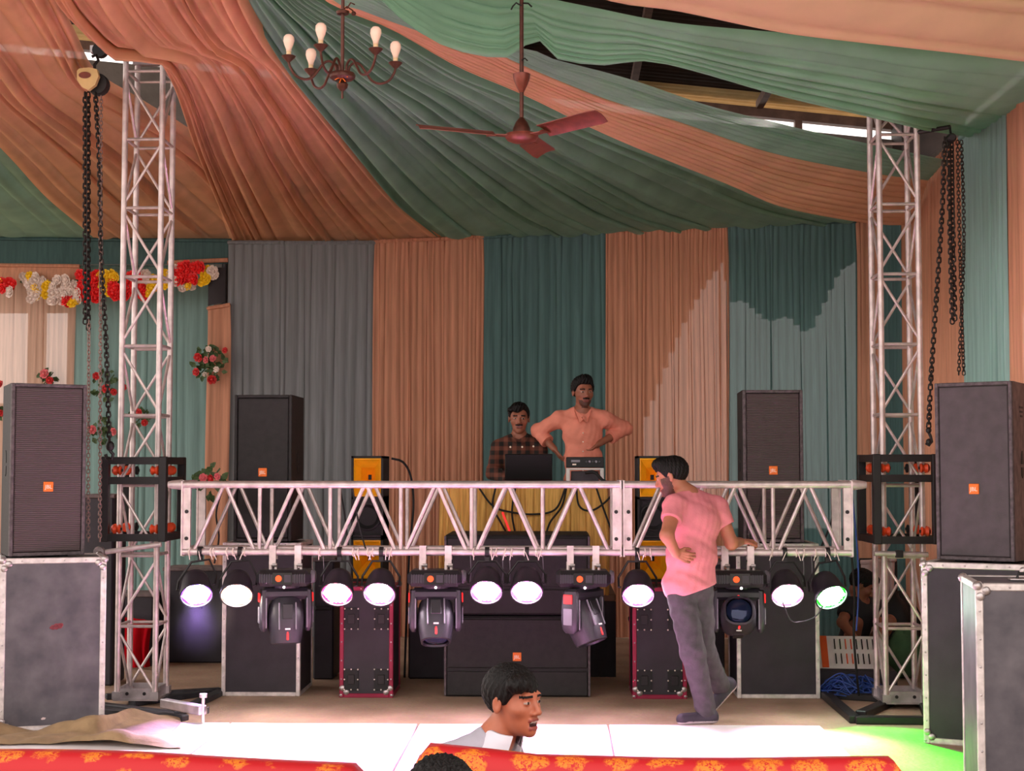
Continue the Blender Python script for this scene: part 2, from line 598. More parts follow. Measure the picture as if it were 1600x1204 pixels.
def catmull(pts, n):
    pts = [Vector(p) for p in pts]
    P = [pts[0] * 2 - pts[1]] + pts + [pts[-1] * 2 - pts[-2]]
    # arc-length-like parameter
    L = [0.0]
    for i in range(1, len(pts)):
        L.append(L[-1] + (pts[i] - pts[i - 1]).length)
    out = []
    for j in range(n):
        t = L[-1] * j / (n - 1)
        i = 0
        while i < len(pts) - 2 and t > L[i + 1]:
            i += 1
        u = (t - L[i]) / max(1e-9, L[i + 1] - L[i])
        a, b, c, d = P[i], P[i + 1], P[i + 2], P[i + 3]
        out.append(0.5 * ((2 * b) + (c - a) * u + (2 * a - 5 * b + 4 * c - d) * u * u + (3 * b - a - 3 * c + d) * u ** 3))
    return out

# ================================================================== the setting
XR = 3.16          # right drape wall
YB = 15.0          # back drape wall

mb = MB()
mb.add([(-30, -12, 0), (30, -12, 0), (30, 30, 0), (-30, 30, 0)], [(0, 1, 2, 3)])
struct('floor', mb, 'ground')


# hall walls behind the drapes, with windows and an opening shaped for backlight
def holed_wall(name, axis, pos, thick, u0, u1, ztop, holes, mat):
    """wall made of blocks around rectangular openings; ztop(u) is the height"""
    mb = MB()
    us = sorted({u0, u1, *[h[0] for h in holes], *[h[1] for h in holes]})
    for a, b in zip(us[:-1], us[1:]):
        mid = (a + b) / 2
        hs = sorted([(h[2], h[3]) for h in holes if h[0] <= mid <= h[1]])
        z = 0.0
        segs = []
        for (h0, h1) in hs:
            if h0 > z:
                segs.append((z, h0, h0))
            z = h1
        segs.append((z, ztop(a), ztop(b)))
        for (zz, ta, tb) in segs:
            q = []
            for w in (pos, pos + thick):
                for (u, z_) in ((a, zz), (b, zz), (b, tb), (a, ta)):
                    q.append((u, w, z_) if axis == 'x' else (w, u, z_))
            mb.add(q, [(0, 1, 2, 3), (7, 6, 5, 4), (0, 4, 5, 1), (1, 5, 6, 2), (2, 6, 7, 3), (3, 7, 4, 0)])
    return struct(name, mb, mat)


def roof_z(x):
    return 5.88 - 0.1076 * x


YW = 16.5
holed_wall('wall_back', 'x', YW, 0.2, -9, 4.2, lambda x: roof_z(x) - 0.31,
           [(W(-60, 600, YW).x, W(42, 600, YW).x, 2.35, 3.35), (W(62, 600, YW).x, W(104, 600, YW).x, 2.35, 3.35),
            *[(W(x_, 600, YW).x, W(x_ + 10.0, 600, YW).x, 1.0, W(x_, float(np.interp(x_, [1005, 1040, 1070, 1100, 1130, 1140, 1160, 1200, 1230, 1260, 1290, 1310, 1345], [650, 560, 490, 440, 400, 470, 465, 500, 490, 520, 460, 420, 400])), YW).z) for x_ in range(1005, 1345, 10)]], 'concrete')  # unseen opening, ragged top shaped to throw the lit patch onto the drapes
holed_wall('wall_right', 'y', 3.9, 0.2, 5.0, YW, lambda y: 4.9,
           [(9.2, 11.6, 0.9, 3.4), (12.0, 13.6, 1.0, 3.0)], 'concrete')

# corrugated roof: ribs run down the slope, along x
mb = MB()
y0, y1 = 4.0, 16.2
ny = int((y1 - y0) / 0.13 * 6)
rows = []
for i in range(ny + 1):
    y = y0 + (y1 - y0) * i / ny
    dz = 0.02 * math.sin(2 * PI * y / 0.13)
    rows.append([(x, y, roof_z(x) + dz) for x in (-9, 4.4)])
mb.grid(rows)
struct('ceiling', mb, 'roof_sheet', smooth='all')
mb = MB()
rows = []
for i in range(60):
    y = 16.2 + 0.9 * i / 59
    rows.append([(x, y, roof_z(x) + 0.02 * math.sin(2 * PI * y / 0.13)) for x in (-9, 4.4)])
mb.grid(rows)
struct('trim_1', mb, 'roof_cream', smooth='all')
# eave beam and rafters
mb = MB()
for a, b in ((-9, 4.3),):
    mb.add([(a, 16.5, roof_z(a) - 0.2), (b, 16.5, roof_z(b) - 0.2), (b, 16.62, roof_z(b) - 0.2), (a, 16.62, roof_z(a) - 0.2),
            (a, 16.5, roof_z(a) - 0.1), (b, 16.5, roof_z(b) - 0.1), (b, 16.62, roof_z(b) - 0.1), (a, 16.62, roof_z(a) - 0.1)],
           [(0, 3, 2, 1), (4, 5, 6, 7), (0, 1, 5, 4), (1, 2, 6, 5), (2, 3, 7, 6), (3, 0, 4, 7)])
struct('trim_2', mb, 'rafter')
n = 3
for x in (-4.9, -3.4, -1.9, -0.5, 0.82, 2.2, 3.6):
    mb = MB().box((x, 10.4, roof_z(x) - 0.07), (0.07, 12.3, 0.09))
    struct('trim_%d' % n, mb, 'rafter'); n += 1
mb = MB().box((2.62, 16.56, roof_z(2.62) - 0.29), (0.08, 0.1, 0.2))
struct('trim_%d' % n, mb, 'rafter')
mb = MB().box((3.95, 16.3, 4.9), (0.66, 0.5, 1.1))  # added dark block that shuts off the bright slit at its right end
struct('trim_%d' % (n + 1), mb, 'roof_sheet')


# ------------------------------------------------------------------ pleated cloth
class Pleats:
    def __init__(s, n, rnd, jitter=0.5):
        w = [1 + jitter * (rnd.random() * 2 - 1) for _ in range(n)]
        t = sum(w)
        s.e = [0.0]
        for x in w:
            s.e.append(s.e[-1] + x / t)
        s.a = [0.45 + 0.55 * rnd.random() for _ in range(n)]
        s.n = n
        s.ph = [rnd.random() * 6.28 for _ in range(n)]
        s.sk = [0.3 + 0.4 * rnd.random() for _ in range(n)]

    def samples(s, per=9):
        out = []
        for i in range(s.n):
            for k in range(per):
                out.append((s.e[i] + (s.e[i + 1] - s.e[i]) * k / per, i, k / per))
        out.append((1.0, s.n - 1, 1.0))
        return out

    def h(s, i, u):
        k = s.sk[i]
        v = u / k * 0.5 if u < k else 0.5 + (u - k) / (1 - k) * 0.5
        return s.a[i] * abs(math.sin(PI * v)) ** 0.8


def drape(name, label, mat, a, b, ztops, zbot, normal, n, amp, rnd, group, cat='curtain', ny=12, sway=0.012, thick=True):
    """hanging pleated cloth from a to b (xy points)"""
    a = Vector((a[0], a[1], 0)); b = Vector((b[0], b[1], 0)); nv = Vector((normal[0], normal[1], 0))
    pl = Pleats(n, rnd)
    org = (a + b) / 2
    t = thing(name, label, cat, (org.x, org.y, zbot), 0, group)
    rows = []
    sm = pl.samples()
    for j in range(ny + 1):
        v = j / ny
        row = []
        for (s, i, u) in sm:
            zt = ztops[0] + (ztops[1] - ztops[0]) * s
            z = zt + (zbot - zt) * v
            g = amp * (0.55 + 0.6 * v)
            off = g * pl.h(i, u) + 0.01 * math.sin(7 * s + 3 * v + pl.ph[i] * 0.1)
            dx = sway * math.sin(pl.ph[i] + 4.0 * v) * (v > 0)
            p = a + (b - a) * s + nv * off + (b - a).normalized() * dx
            row.append((p.x, p.y, z))
        rows.append(row)
    mb = MB().grid(rows)
    mb.build('cloth', mat, t, world=True, smooth='all')
    # gathered heading along the top edge
    hd = MB()
    top = [Vector(p) + nv * 0.005 for p in rows[0][::3]]
    hd.tube(top, 0.02, 6)
    hd.build('heading', mat, t, world=True, smooth=True)
    return t


rd = random.Random(3)
G1 = 'floor length drapes of the back wall'


def back(px0, px1, ya, yb, mat, label, n, name='drape'):
    p0 = W(px0, ya, YB); p1 = W(px1, yb, YB)
    return drape(name, label, mat, (p0.x, YB), (p1.x, YB), (p0.z, p1.z), 0.01, (0, -1), n, 0.028, rd, G1)


back(357, 586, 379, 379, 'greyteal', 'grey-blue pleated drape behind the leftmost rear loudspeaker', 16)
back(584, 756, 378, 370, 'peach', 'peach pleated drape behind the left yellow-horn speaker column', 24)
back(754, 947, 371, 360, 'teal', 'dark teal pleated drape directly behind the two men at the desk', 15)
back(945, 1137, 361, 350, 'peach', 'wide peach pleated drape right of the man in the salmon shirt', 28)
back(1135, 1337, 350, 346, 'teal', 'teal pleated drape behind the right rear loudspeaker', 22)
back(1334, 1384, 346, 338, 'peach', 'narrow peach drape in the right rear corner beside the tower', 6)
G2 = 'drapes of the right side wall'
YS = [15.0, 14.05, 11.95, 10.75, 9.1, 7.3]
for k, (m_, lb) in enumerate((('teal', 'narrow dark teal drape of the side wall seen through the right tower'),
                              ('peach', 'peach side wall drape between the right tower and its chains'),
                              ('teal_pale', 'teal side wall drape above the right front loudspeaker'),
                              ('peach', 'peach side wall drape at the right edge of the picture'))):
    drape('drape', lb, m_, (XR, YS[k]), (XR, YS[k + 1]), (4.2, 4.2), 0.01, (-1, 0), [8, 16, 10, 12][k], 0.035, rd, G2)
# recessed bay on the left
G3 = 'cloths of the flower-decked bay on the left'
p0 = W(-150, 400, 15.5); p1 = W(120, 400, 15.5); p2 = W(336, 400, 15.5)
drape('drape', 'sheer pale peach curtain with daylight behind, left of the chains', 'peach_left', (p0.x, 15.5), (p1.x, 15.5), (3.7, 3.7), 0.01, (0, -1), 18, 0.03, rd, G3)
drape('drape', 'pale teal curtain hanging behind the left tower', 'teal_pale', (p1.x - 0.02, 15.52), (p2.x, 15.52), (3.7, 3.7), 0.01, (0, -1), 13, 0.03, rd, G3)
p0 = W(-150, 372, 15.05); p1 = W(362, 376, 15.05); pb = W(0, 414, 15.05)
drape('pelmet', 'flat dark teal pelmet cloth above the flower garland', 'dteal', (p0.x, 15.05), (p1.x, 15.05), (p0.z, p1.z), pb.z, (0, -1), 5, 0.03, rd, G3, 'pelmet', ny=4)
p0 = W(-150, 412, 15.0); p1 = W(125, 416, 15.0); pb = W(0, 438, 15.0)
drape('valance', 'short peach valance cloth behind the white flowers', 'peach', (p0.x, 15.0), (p1.x, 15.0), (p0.z, p1.z), pb.z, (0, -1), 6, 0.02, rd, G3, 'valance', ny=3)
p0 = W(325, 482, 14.95); p1 = W(360, 476, 14.95)
drape('drape', 'narrow peach cloth wrapped round the post with a flower spray', 'peach', (p0.x, 14.95), (p1.x, 14.95), (p0.z, p1.z), 0.01, (0, -1), 3, 0.02, rd, G3)
# dark post cap with torn green cloth
t = thing('bay_post', 'dark post corner with peach rail above the narrow peach cloth', 'post', (W(342, 600, 15.0).x, 15.02, 0))
mb = MB(); q = W(342, 412, 15.02)
mb.cyl((q.x + 0.06, 15.02, 0), (q.x + 0.06, 15.02, q.z), 0.03, n=10)
mb.build('pole', 'black_steel', t, world=True, smooth=True)
mb = MB(); a = W(325, 478, 14.97); c = W(352, 418, 14.97)
rows = [[(a.x + (c.x - a.x) * u, 14.97 - 0.02 * math.sin(3 * u), a.z + (c.z - a.z) * v + 0.04 * u * (1 - v)) for u in (0, .25, .5, .75, 1)] for v in (0, .3, .6, 1)]
mb.grid(rows); mb.build('torn_cloth', 'trouser_dark', t, world=True, smooth='all')
mb = MB(); a = W(262, 410, 15.0); c = W(356, 406, 15.0)
mb.cyl(a, c, 0.022, n=8); mb.build('rail', 'peach', t, world=True, smooth=True)


# ------------------------------------------------------------------ ceiling swags
def dpy(py):
    return 3.405 / ((735 - py) / 2400 + 0.075)


def swag(label, mat, e0, e1, n, amp, rnd, sag=0.0, nt=44, group='ceiling swags fanning out under the roof'):
    """cloth strip between two edge curves; folds run along it. e0, e1: lists of world points"""
    A = catmull(e0, nt); B = catmull(e1, nt)
    pl = Pleats(n, rnd, 0.85)
    sm = pl.samples(8)
    base = (A[-1] + B[-1]) / 2
    t = thing('ceiling_swag', label, 'swag', base, 0, group)
    rows = []
    ph = [rnd.random() * 6.28 for _ in range(n)]
    for j in range(nt):
        v = j / (nt - 1)
        w = (B[j] - A[j])
        tn = (A[min(j + 1, nt - 1)] + B[min(j + 1, nt - 1)]) - (A[max(j - 1, 0)] + B[max(j - 1, 0)])
        nrm = w.cross(tn)
        if nrm.length < 1e-6:
            nrm = Vector((0, 0, -1))
        nrm.normalize()
        if nrm.z > 0:
            nrm = -nrm
        wl = w.length
        row = []
        for (s, i, u) in sm:
            g = amp * min(1.0, wl / 1.2) * (1 - 0.65 * max(0, v - 0.8) / 0.2)
            hgt = g * pl.h(i, u) * (0.75 + 0.35 * math.sin(ph[i] + 4.5 * v))
            # pleats drift a little along the strip
            s2 = min(1, max(0, s + 0.012 * math.sin(ph[i] + 5 * v) * (0 < s < 1)))
            p = A[j] + w * s2 + nrm * (hgt - 0.3 * g)
            p = p + Vector((0, 0, -sag * 4 * s * (1 - s) * min(1, wl)))
            row.append(p)
        rows.append(row)
    MB().grid(rows).build('cloth', mat, t, world=True, smooth='all')
    return t


def Wd(px, py):
    return W(px, py, dpy(py))


def edge(pts, off=0.0):
    return [W(x, y, dpy(y) + off) for x, y in pts]


def edge2(pts, Ya, Yb):
    n = len(pts)
    xs = [p[0] for p in pts]
    return [W(x, y, Ya + (Yb - Ya) * (x - xs[0]) / (xs[-1] - xs[0])) for x, y in pts]


rs = random.Random(21)
swag('dark green ceiling swag in the far left corner', 'sw_green',
     edge([(-420, 180), (-300, 250), (-200, 320), (-120, 380)]), edge([(-250, 20), (-110, 120), (0, 225), (75, 305), (160, 378)], 0.05), 9, 0.10, rs)
swag('peach ceiling swag left of the left truss tower', 'sw_orange',
     edge([(-250, 40), (-110, 130), (0, 240), (70, 315), (150, 378)]), edge([(40, -100), (90, 0), (120, 62), (152, 120), (225, 165), (330, 235), (480, 378)], 0.3), 12, 0.13, rs)
swag('broad orange ceiling swag right of the left truss tower', 'sw_orange',
     edge([(30, -110), (84, 0), (125, 48), (160, 76), (228, 82), (268, 130), (306, 240), (360, 378)]),
     edge([(350, -110), (388, 0), (450, 100), (530, 200), (620, 310), (694, 374)]), 19, 0.14, rs)
C_low = [(400, -90), (512, 3), (610, 45), (715, 105), (820, 150), (960, 217), (1138, 289), (1229, 326), (1362, 350)]
swag('broad dark green ceiling swag behind the chandelier', 'sw_green',
     edge([(345, -110), (384, 0), (446, 100), (526, 200), (616, 310), (690, 376)]),
     edge([(400, -90), (512, 0), (612, 42), (718, 100), (824, 146), (964, 213), (1138, 285), (1229, 322), (1337, 347)], 0.12), 21, 0.15, rs)
C_up = [(425, -95), (515, -2), (557, 14), (666, 52), (764, 77), (813, 101), (940, 153), (1064, 192), (1204, 239), (1357, 270), (1450, 282)]
swag('long orange ceiling swag running to the right truss tower', 'sw_peach',
     edge2(C_low[:-1] + [(1362, 350), (1425, 352)], 8.2, 13.5), edge2(C_up, 8.1, 12.9), 13, 0.05, rs)
D_up = [(470, -100), (600, 0), (700, 52), (780, 80), (825, 76), (862, 92), (940, 112), (1002, 130), (1105, 165), (1204, 190), (1286, 210), (1357, 225), (1478, 250)]
swag('narrow green ceiling swag along the roof gap', 'sw_green',
     edge2(C_up, 8.05, 12.8), edge2(D_up, 8.0, 12.4), 10, 0.05, rs)
E_lo = [(380, -160), (560, -30), (640, 42), (720, 80), (790, 90), (818, 74), (838, 57), (864, 90), (940, 103), (1035, 99), (1229, 150), (1361, 180), (1435, 198), (1512, 215)]
E_up = [(420, -200), (640, -80), (800, -18), (940, 15), (1064, 39), (1303, 62), (1427, 80), (1600, 97), (1680, 104)]
swag('wide pale green ceiling swag sagging towards the right wall', 'sw_pale',
     [W(x, y, float(np.interp(x, [380, 838, 1035, 1229, 1361, 1440, 1512], [8.0, 9.1, 9.45, 9.9, 10.15, 10.4, 11.75]))) for x, y in E_lo], [W(x, y, float(np.interp(x, [420, 800, 1680], [8.2, 8.95, 9.45]))) for x, y in E_up], 9, 0.07, rs, sag=0.03)
F_lo = [(520, -190), (760, -70), (940, 0), (1060, 20), (1204, 50), (1311, 65), (1600, 98), (1690, 104)]
F_up = [(620, -420), (800, -330), (1000, -240), (1300, -170), (1600, -120), (1760, -110)]
swag('peach ceiling swag across the upper right corner', 'sw_cream',
     edge2(F_lo, 7.8, 9.3), edge2(F_up, 6.3, 8.3), 7, 0.05, rs)

# white boards laid on the ground under the lamps
t = thing('dance_floor', 'white board floor lit brightly in front of the truss', 'floor boards', (-0.3, 8.0, 0))
xs = [-3.28, -2.08, -0.88, 0.32, 1.66]
for r_, (ya, yb) in enumerate(((8.5, 9.84), (7.1, 8.5), (5.7, 7.1))):
    for a, b in zip(xs[:-1], xs[1:]):
        MB().bbox(((a + b) / 2, (ya + yb) / 2, 0.009), (b - a - 0.012, yb - ya - 0.012, 0.018), 0.004).build('board', 'white_board', t, world=True)

# ================================================================== truss rig
YF, YK = 10.30, 10.74            # front and back chords of the beam
ZB = W(500, 862, YF).z
ZT = W(500, 757, YF).z


def beam(label, x0, x1, nl, stubs=()):
    t = thing('box_truss', label, 'truss', (x0, YF, ZB), 0)
    for y in (YF, YK):
        for z in (ZB, ZT):
            MB().cyl((x0, y, z), (x1, y, z), 0.024, n=14).build('chord', 'truss', t, world=True, smooth=True)
    per = (x1 - x0 - 0.10) / nl
    r = 0.0135
    for y in (YF, YK):
        for i in range(nl):
            a = x0 + 0.05 + per * i
            mid = a + per / 2
            MB().cyl((a + 0.035, y, ZB + 0.01), (mid - 0.012, y, ZT - 0.01), r, n=8).build('brace', 'truss', t, world=True, smooth=True)
            MB().cyl((mid + 0.012, y, ZT - 0.01), (a + per - 0.035, y, ZB + 0.01), r, n=8).build('brace', 'truss', t, world=True, smooth=True)
            if i < nl - 1:
                MB().cyl((a + per, y, ZB), (a + per, y, ZT), r, n=8).build('upright', 'truss', t, world=True, smooth=True)
    for z in (ZB, ZT):
        for i in range(nl + 1):
            a = min(max(x0 + 0.05 + per * i, x0 + 0.03), x1 - 0.03)
            MB().cyl((a, YF, z), (a, YK, z), 0.011, n=8).build('cross_tie', 'truss', t, world=True, smooth=True)
    for e, sx in ((x0, 1), (x1, -1)):
        fr = MB()
        for y in (YF, YK):
            fr.box((e + sx * 0.03, y, (ZB + ZT) / 2), (0.058, 0.03, ZT - ZB - 0.04))
        fr.box((e + sx * 0.006, (YF + YK) / 2, ZB), (0.012, YK - YF, 0.06)).box((e + sx * 0.006, (YF + YK) / 2, ZT), (0.012, YK - YF, 0.06))
        fr.box((e + sx * 0.004, YF, (ZB + ZT) / 2), (0.010, 0.06, ZT - ZB + 0.05))
        fr.box((e + sx * 0.004, YK, (ZB + ZT) / 2), (0.010, 0.06, ZT - ZB + 0.05))
        ep = fr.build('end_frame', 'truss', t, world=True)
        for z in (ZB + 0.09, ZB + 0.27):
            b = MB().cyl((e + sx * 0.035, YF - 0.022, z), (e + sx * 0.035, YF - 0.008, z), 0.013, n=10)
            b.build('bolt_hole', 'black_steel', t, world=True)
    for sx in stubs:
        e = x0 if sx < 0 else x1
        MB().lathe([(0.0, 0), (0.022, 0.004), (0.028, 0.03), (0.036, 0.10)], (e + sx * 0.10, YF, ZT), (-sx, 0, 0), 12).build('spigot', 'truss', t, world=True, smooth=True)
    return t


X0 = W(285, 760, YF).x; XJ = W(972, 760, YF).x; X1 = W(1331, 758, YF).x
bm1 = beam('long silver box truss carrying most of the stage lamps, left of the joint', X0, XJ - 0.006, 6, (-1,))
bm2 = beam('short silver box truss between the joint and the right tower', XJ + 0.006, X1, 3, (1,))
# white cable ties on the lower chord
rt = random.Random(5)
for px in (297, 312, 330, 334, 355, 365, 383, 500, 552, 560, 575, 583, 604, 612, 740, 768, 776, 790, 800, 820, 838, 846):
    x = W(px, 862, YF).x
    mb = MB(); l = rt.uniform(-0.03, 0.03)
    ring = [(x + 0.004 * math.sin(k), YF + 0.0275 * math.cos(2 * PI * k / 9), ZB + 0.0275 * math.sin(2 * PI * k / 9)) for k in range(10)]
    mb.tube(ring, 0.0045, 5)
    mb.tube([(x, YF - 0.03, ZB + 0.01), (x + l * 0.5, YF - 0.045, ZB - 0.015), (x + l, YF - 0.04, ZB - 0.05)], 0.003, 5)
    mb.build('cable_tie', 'truss_tie', bm1, world=True)
for px in (995, 1008, 1016, 1206, 1228, 1244, 1256, 1274, 1290, 1304):
    x = W(px, 862, YF).x
    mb = MB(); l = rt.uniform(-0.03, 0.03)
    ring = [(x, YF + 0.0275 * math.cos(2 * PI * k / 9), ZB + 0.0275 * math.sin(2 * PI * k / 9)) for k in range(10)]
    mb.tube(ring, 0.0045, 5)
    mb.tube([(x, YF - 0.03, ZB + 0.01), (x + l * 0.5, YF - 0.045, ZB - 0.015), (x + l, YF - 0.04, ZB - 0.05)], 0.003, 5)
    mb.build('cable_tie', 'truss_tie', bm2, world=True)


TW, TD = 0.262, 0.30


def tower(label, xl, yf, ztop, flip):
    cx = xl + TW / 2
    t = thing('truss_tower', label, 'truss', (cx, yf + TD / 2, 0.03), 0)
    co = [(xl, yf), (xl + TW, yf), (xl + TW, yf + TD), (xl, yf + TD)]
    for (x, y) in co:
        MB().cyl((x, y, 0.05), (x, y, ztop), 0.0205, n=12).build('chord', 'truss', t, world=True, smooth=True)
    st = 0.486
    nz = int((ztop - 0.06) / st)
    zs = [0.06 + st * k for k in range(nz + 1)]
    for k, z in enumerate(zs):
        for e in range(4):
            a, b = co[e], co[(e + 1) % 4]
            zz = z + (0.0 if e % 2 == 0 else 0.006)
            if 0 < k:
                MB().cyl((*a, zz), (*b, zz), 0.0115, n=8).build('rung', 'truss', t, world=True, smooth=True)
            z2 = min(z + st, ztop - 0.02)
            if z2 - z < 0.2:
                continue
            d = (k + e + flip) % 2
            p, q = (a, b) if d else (b, a)
            MB().cyl((*p, z + 0.03), (*q, z2 - 0.03), 0.0105, n=8).build('brace', 'truss', t, world=True, smooth=True)
    pl = MB().box((cx, yf + TD / 2, 0.045), (TW + 0.05, TD + 0.05, 0.014))
    for (x, y) in co:
        pl.box((x, y, 0.075), (0.06, 0.06, 0.05))
    pl.box((cx, yf, 0.085), (TW, 0.012, 0.07)).box((cx, yf + TD, 0.085), (TW, 0.012, 0.07))
    pl.box((xl, yf + TD / 2, 0.085), (0.012, TD, 0.07)).box((xl + TW, yf + TD / 2, 0.085), (0.012, TD, 0.07))
    pl.build('base_plate', 'steel_plate', t, world=True)
    for x in (xl + 0.07, xl + 0.19):
        MB().cyl((x, yf - 0.012, 0.085), (x, yf - 0.004, 0.085), 0.012, n=8).build('bolt', 'black_steel', t, world=True)
    return t


TYF = 10.62
TLX = W(190, 600, TYF).x; TRX = W(1378, 600, TYF).x
tl = tower('left silver truss tower with the cream chain hoist at its top', TLX, TYF, W(200, 84, TYF).z, 0)
tr = tower('right silver truss tower rising past the green swag', TRX, TYF, 4.32, 1)
# head of the left tower
ztl = W(200, 84, TYF).z
mb = MB().box((TLX + TW / 2, TYF, ztl + 0.02), (TW + 0.06, 0.06, 0.05)).box((TLX + TW / 2, TYF + TD, ztl + 0.02), (TW + 0.06, 0.06, 0.05))
mb.box((TLX - 0.10, TYF + 0.0, ztl + 0.03), (0.30, 0.06, 0.05))
mb.build('head_beam', 'steel_plate', tl, world=True)
mb = MB().lathe([(0.0, -0.03), (0.05, -0.03), (0.055, 0), (0.05, 0.03), (0, 0.03)], (TLX - 0.17, TYF - 0.05, ztl + 0.01), (0, 1, 0), 16)
mb.build('pulley', 'black_steel', tl, world=True, smooth=True)


def sleeve(label, cx, wx, y0, y1, za, zb):
    t = thing('sleeve_block', label, 'lifting frame', (cx, (y0 + y1) / 2, za), 0)
    xa, xb = cx - wx / 2, cx + wx / 2
    th = 0.055
    for x in (xa, xb):
        for y in (y0, y1):
            MB().bbox((x, y, (za + zb) / 2), (th, th, zb - za), 0.005).build('post', 'black_steel', t, world=True)
    for z in (za + th / 2, zb - th / 2, zb - 0.165):
        for y in (y0, y1):
            MB().box((cx, y, z), (wx, th * 0.85, th * 0.9)).build('bar', 'black_steel', t, world=True)
        for x in (xa, xb):
            MB().box((x, (y0 + y1) / 2, z), (th * 0.85, y1 - y0, th * 0.9)).build('bar', 'black_steel', t, world=True)
    for z in (za + 0.085, zb - 0.095):
        for y, sy in ((y0, 1), (y1, -1)):
            for x in (cx - TW / 2 + 0.0, cx + TW / 2 - 0.0):
                mb = MB().lathe([(0.0, -0.028), (0.026, -0.028), (0.034, -0.02), (0.022, 0), (0.034, 0.02), (0.026, 0.028), (0, 0.028)], (x, y + sy * 0.045, z), (1, 0, 0), 12)
                w = mb.build('roller', 'roller' if sy > 0 else 'black_steel', t, world=True, smooth=True)
                MB().box((x, y + sy * 0.045, z), (0.075, 0.012, 0.02)).build('roller_bracket', 'black_steel', t, world=True)
        for x, sx in ((xa, 1), (xb, -1)):
            for y in (y0 + 0.13, y1 - 0.13):
                MB().lathe([(0.0, -0.028), (0.026, -0.028), (0.034, -0.02), (0.022, 0), (0.034, 0.02), (0.026, 0.028), (0, 0.028)], (x + sx * 0.042, y, z), (0, 1, 0), 12).build('roller', 'roller', t, world=True, smooth=True)
    return t


cxl = TLX + TW / 2; cxr = TRX + TW / 2
sl = sleeve('black lifting frame with orange rollers round the left tower', cxl, 0.40, TYF - 0.115, TYF + TD + 0.1, W(200, 846, 10.5).z, W(200, 713, 10.5).z)
sr = sleeve('black lifting frame with orange rollers round the right tower', cxr, 0.40, TYF - 0.115, TYF + TD + 0.1, W(1400, 850, 10.5).z, W(1400, 709, 10.5).z)


def link_proto(L, r):
    """one chain link, long axis z"""
    mb = MB(); pts = []
    hl = L / 2; w = L * 0.30
    for k in range(10):
        a = 2 * PI * k / 10
        pts.append(Vector((w * math.cos(a), 0, (hl - w) * (1 if math.sin(a) >= 0 else -1) + w * math.sin(a))))
    n = 5; vs = []
    for i, p in enumerate(pts):
        d = (pts[(i + 1) % 10] - pts[i - 1]).normalized(); b = Vector((0, 1, 0)); a2 = d.cross(b)
        for k in range(n):
            t = 2 * PI * k / n
            vs.append(p + (a2 * math.cos(t) + b * math.sin(t)) * r)
    fs = [(i * n + k, i * n + (k + 1) % n, ((i + 1) % 10) * n + (k + 1) % n, ((i + 1) % 10) * n + k) for i in range(10) for k in range(n)]
    return vs, fs


def chain_into(mb, pts, L, r, tw=0.0):
    pts = [Vector(p) for p in pts]
    vs, fs = link_proto(L, r)
    pitch = L * 0.72
    tot = sum((b - a).length for a, b in zip(pts[:-1], pts[1:]))
    n = max(2, int(tot / pitch))
    cv = catmull(pts, n + 1) if len(pts) > 2 else [pts[0].lerp(pts[1], i / n) for i in range(n + 1)]
    for i in range(n):
        a, b = cv[i], cv[i + 1]
        q = (b - a).to_track_quat('Z', 'Y').to_matrix() @ Matrix.Rotation(tw + (i % 2) * PI / 2, 3, 'Z')
        m = (a + b) / 2
        mb.add([m + q @ v for v in vs], fs)


# --- left hoist
YH = 10.2
hp = W(143, 126, YH)
t = thing('chain_hoist', 'cream chain hoist hanging beside the left tower top', 'hoist', hp, 0)
mb = MB()
prof = [(-0.085, 0.055), (-0.07, 0.072), (0.0, 0.078), (0.05, 0.066), (0.062, 0.02), (0.04, -0.04), (-0.005, -0.075), (-0.05, -0.055), (-0.085, -0.005)]
mb.prism(prof, hp + V(0, -0.05, 0), (1, 0, 0), (0, 0, 1), (0, 0.04, 0)); mb.build('cover', 'hoist_cream', t, world=True)
mb = MB().lathe([(0, 0), (0.036, 0), (0.036, 0.006), (0, 0.006)], hp + V(-0.03, -0.056, 0.025), (0, 1, 0), 20, sx=1.0)
mb.v = [(hp.x - 0.03 + (p[0] - hp.x + 0.03) * 1.15, p[1], hp.z + 0.025 + (p[2] - hp.z - 0.025) * 0.62) for p in mb.v]
mb.build('nameplate', 'fan_brown', t, world=True)
mb = MB().lathe([(0, -0.04), (0.07, -0.04), (0.075, -0.02), (0.075, 0.03), (0, 0.03)], hp + V(0.03, 0.05, -0.015), (0, 1, 0), 18); mb.build('chain_wheel', 'black_steel', t, world=True, smooth=True)
mb = MB(); mb.tube([hp + V(0.02, 0, 0.07), hp + V(0.02, 0, 0.11), hp + V(0.045, 0, 0.14), hp + V(0.03, 0, 0.175), hp + V(0.0, 0, 0.165)], 0.011, 8); mb.build('top_hook', 'black_steel', t, world=True, smooth=True)
mb = MB()
chain_into(mb, [W(133, 145, YH), W(133, 505, YH)], 0.045, 0.0055); chain_into(mb, [W(138, 145, YH + 0.02), W(138, 515, YH + 0.02)], 0.045, 0.0055, 0.8)
o = mb.build('slack_load_chain', 'chain', t, world=True); o['kind'] = 'stuff'
mb = MB(); chain_into(mb, [W(149, 145, YH), W(155, 250, YH), W(158, 400, YH), W(165, 520, YH), W(171, 690, YH)], 0.045, 0.0055)
o = mb.build('load_chain', 'chain', t, world=True); o['kind'] = 'stuff'
mb = MB(); chain_into(mb, [W(139, 500, YH), W(138, 700, YH), W(138, 845, YH - 0.1)], 0.034, 0.0036); chain_into(mb, [W(158, 150, YH), W(157, 500, YH), W(156, 845, YH - 0.05)], 0.034, 0.0036)
o = mb.build('hand_chain', 'chain_pale', t, world=True); o['kind'] = 'stuff'
hk = W(172, 692, YH)
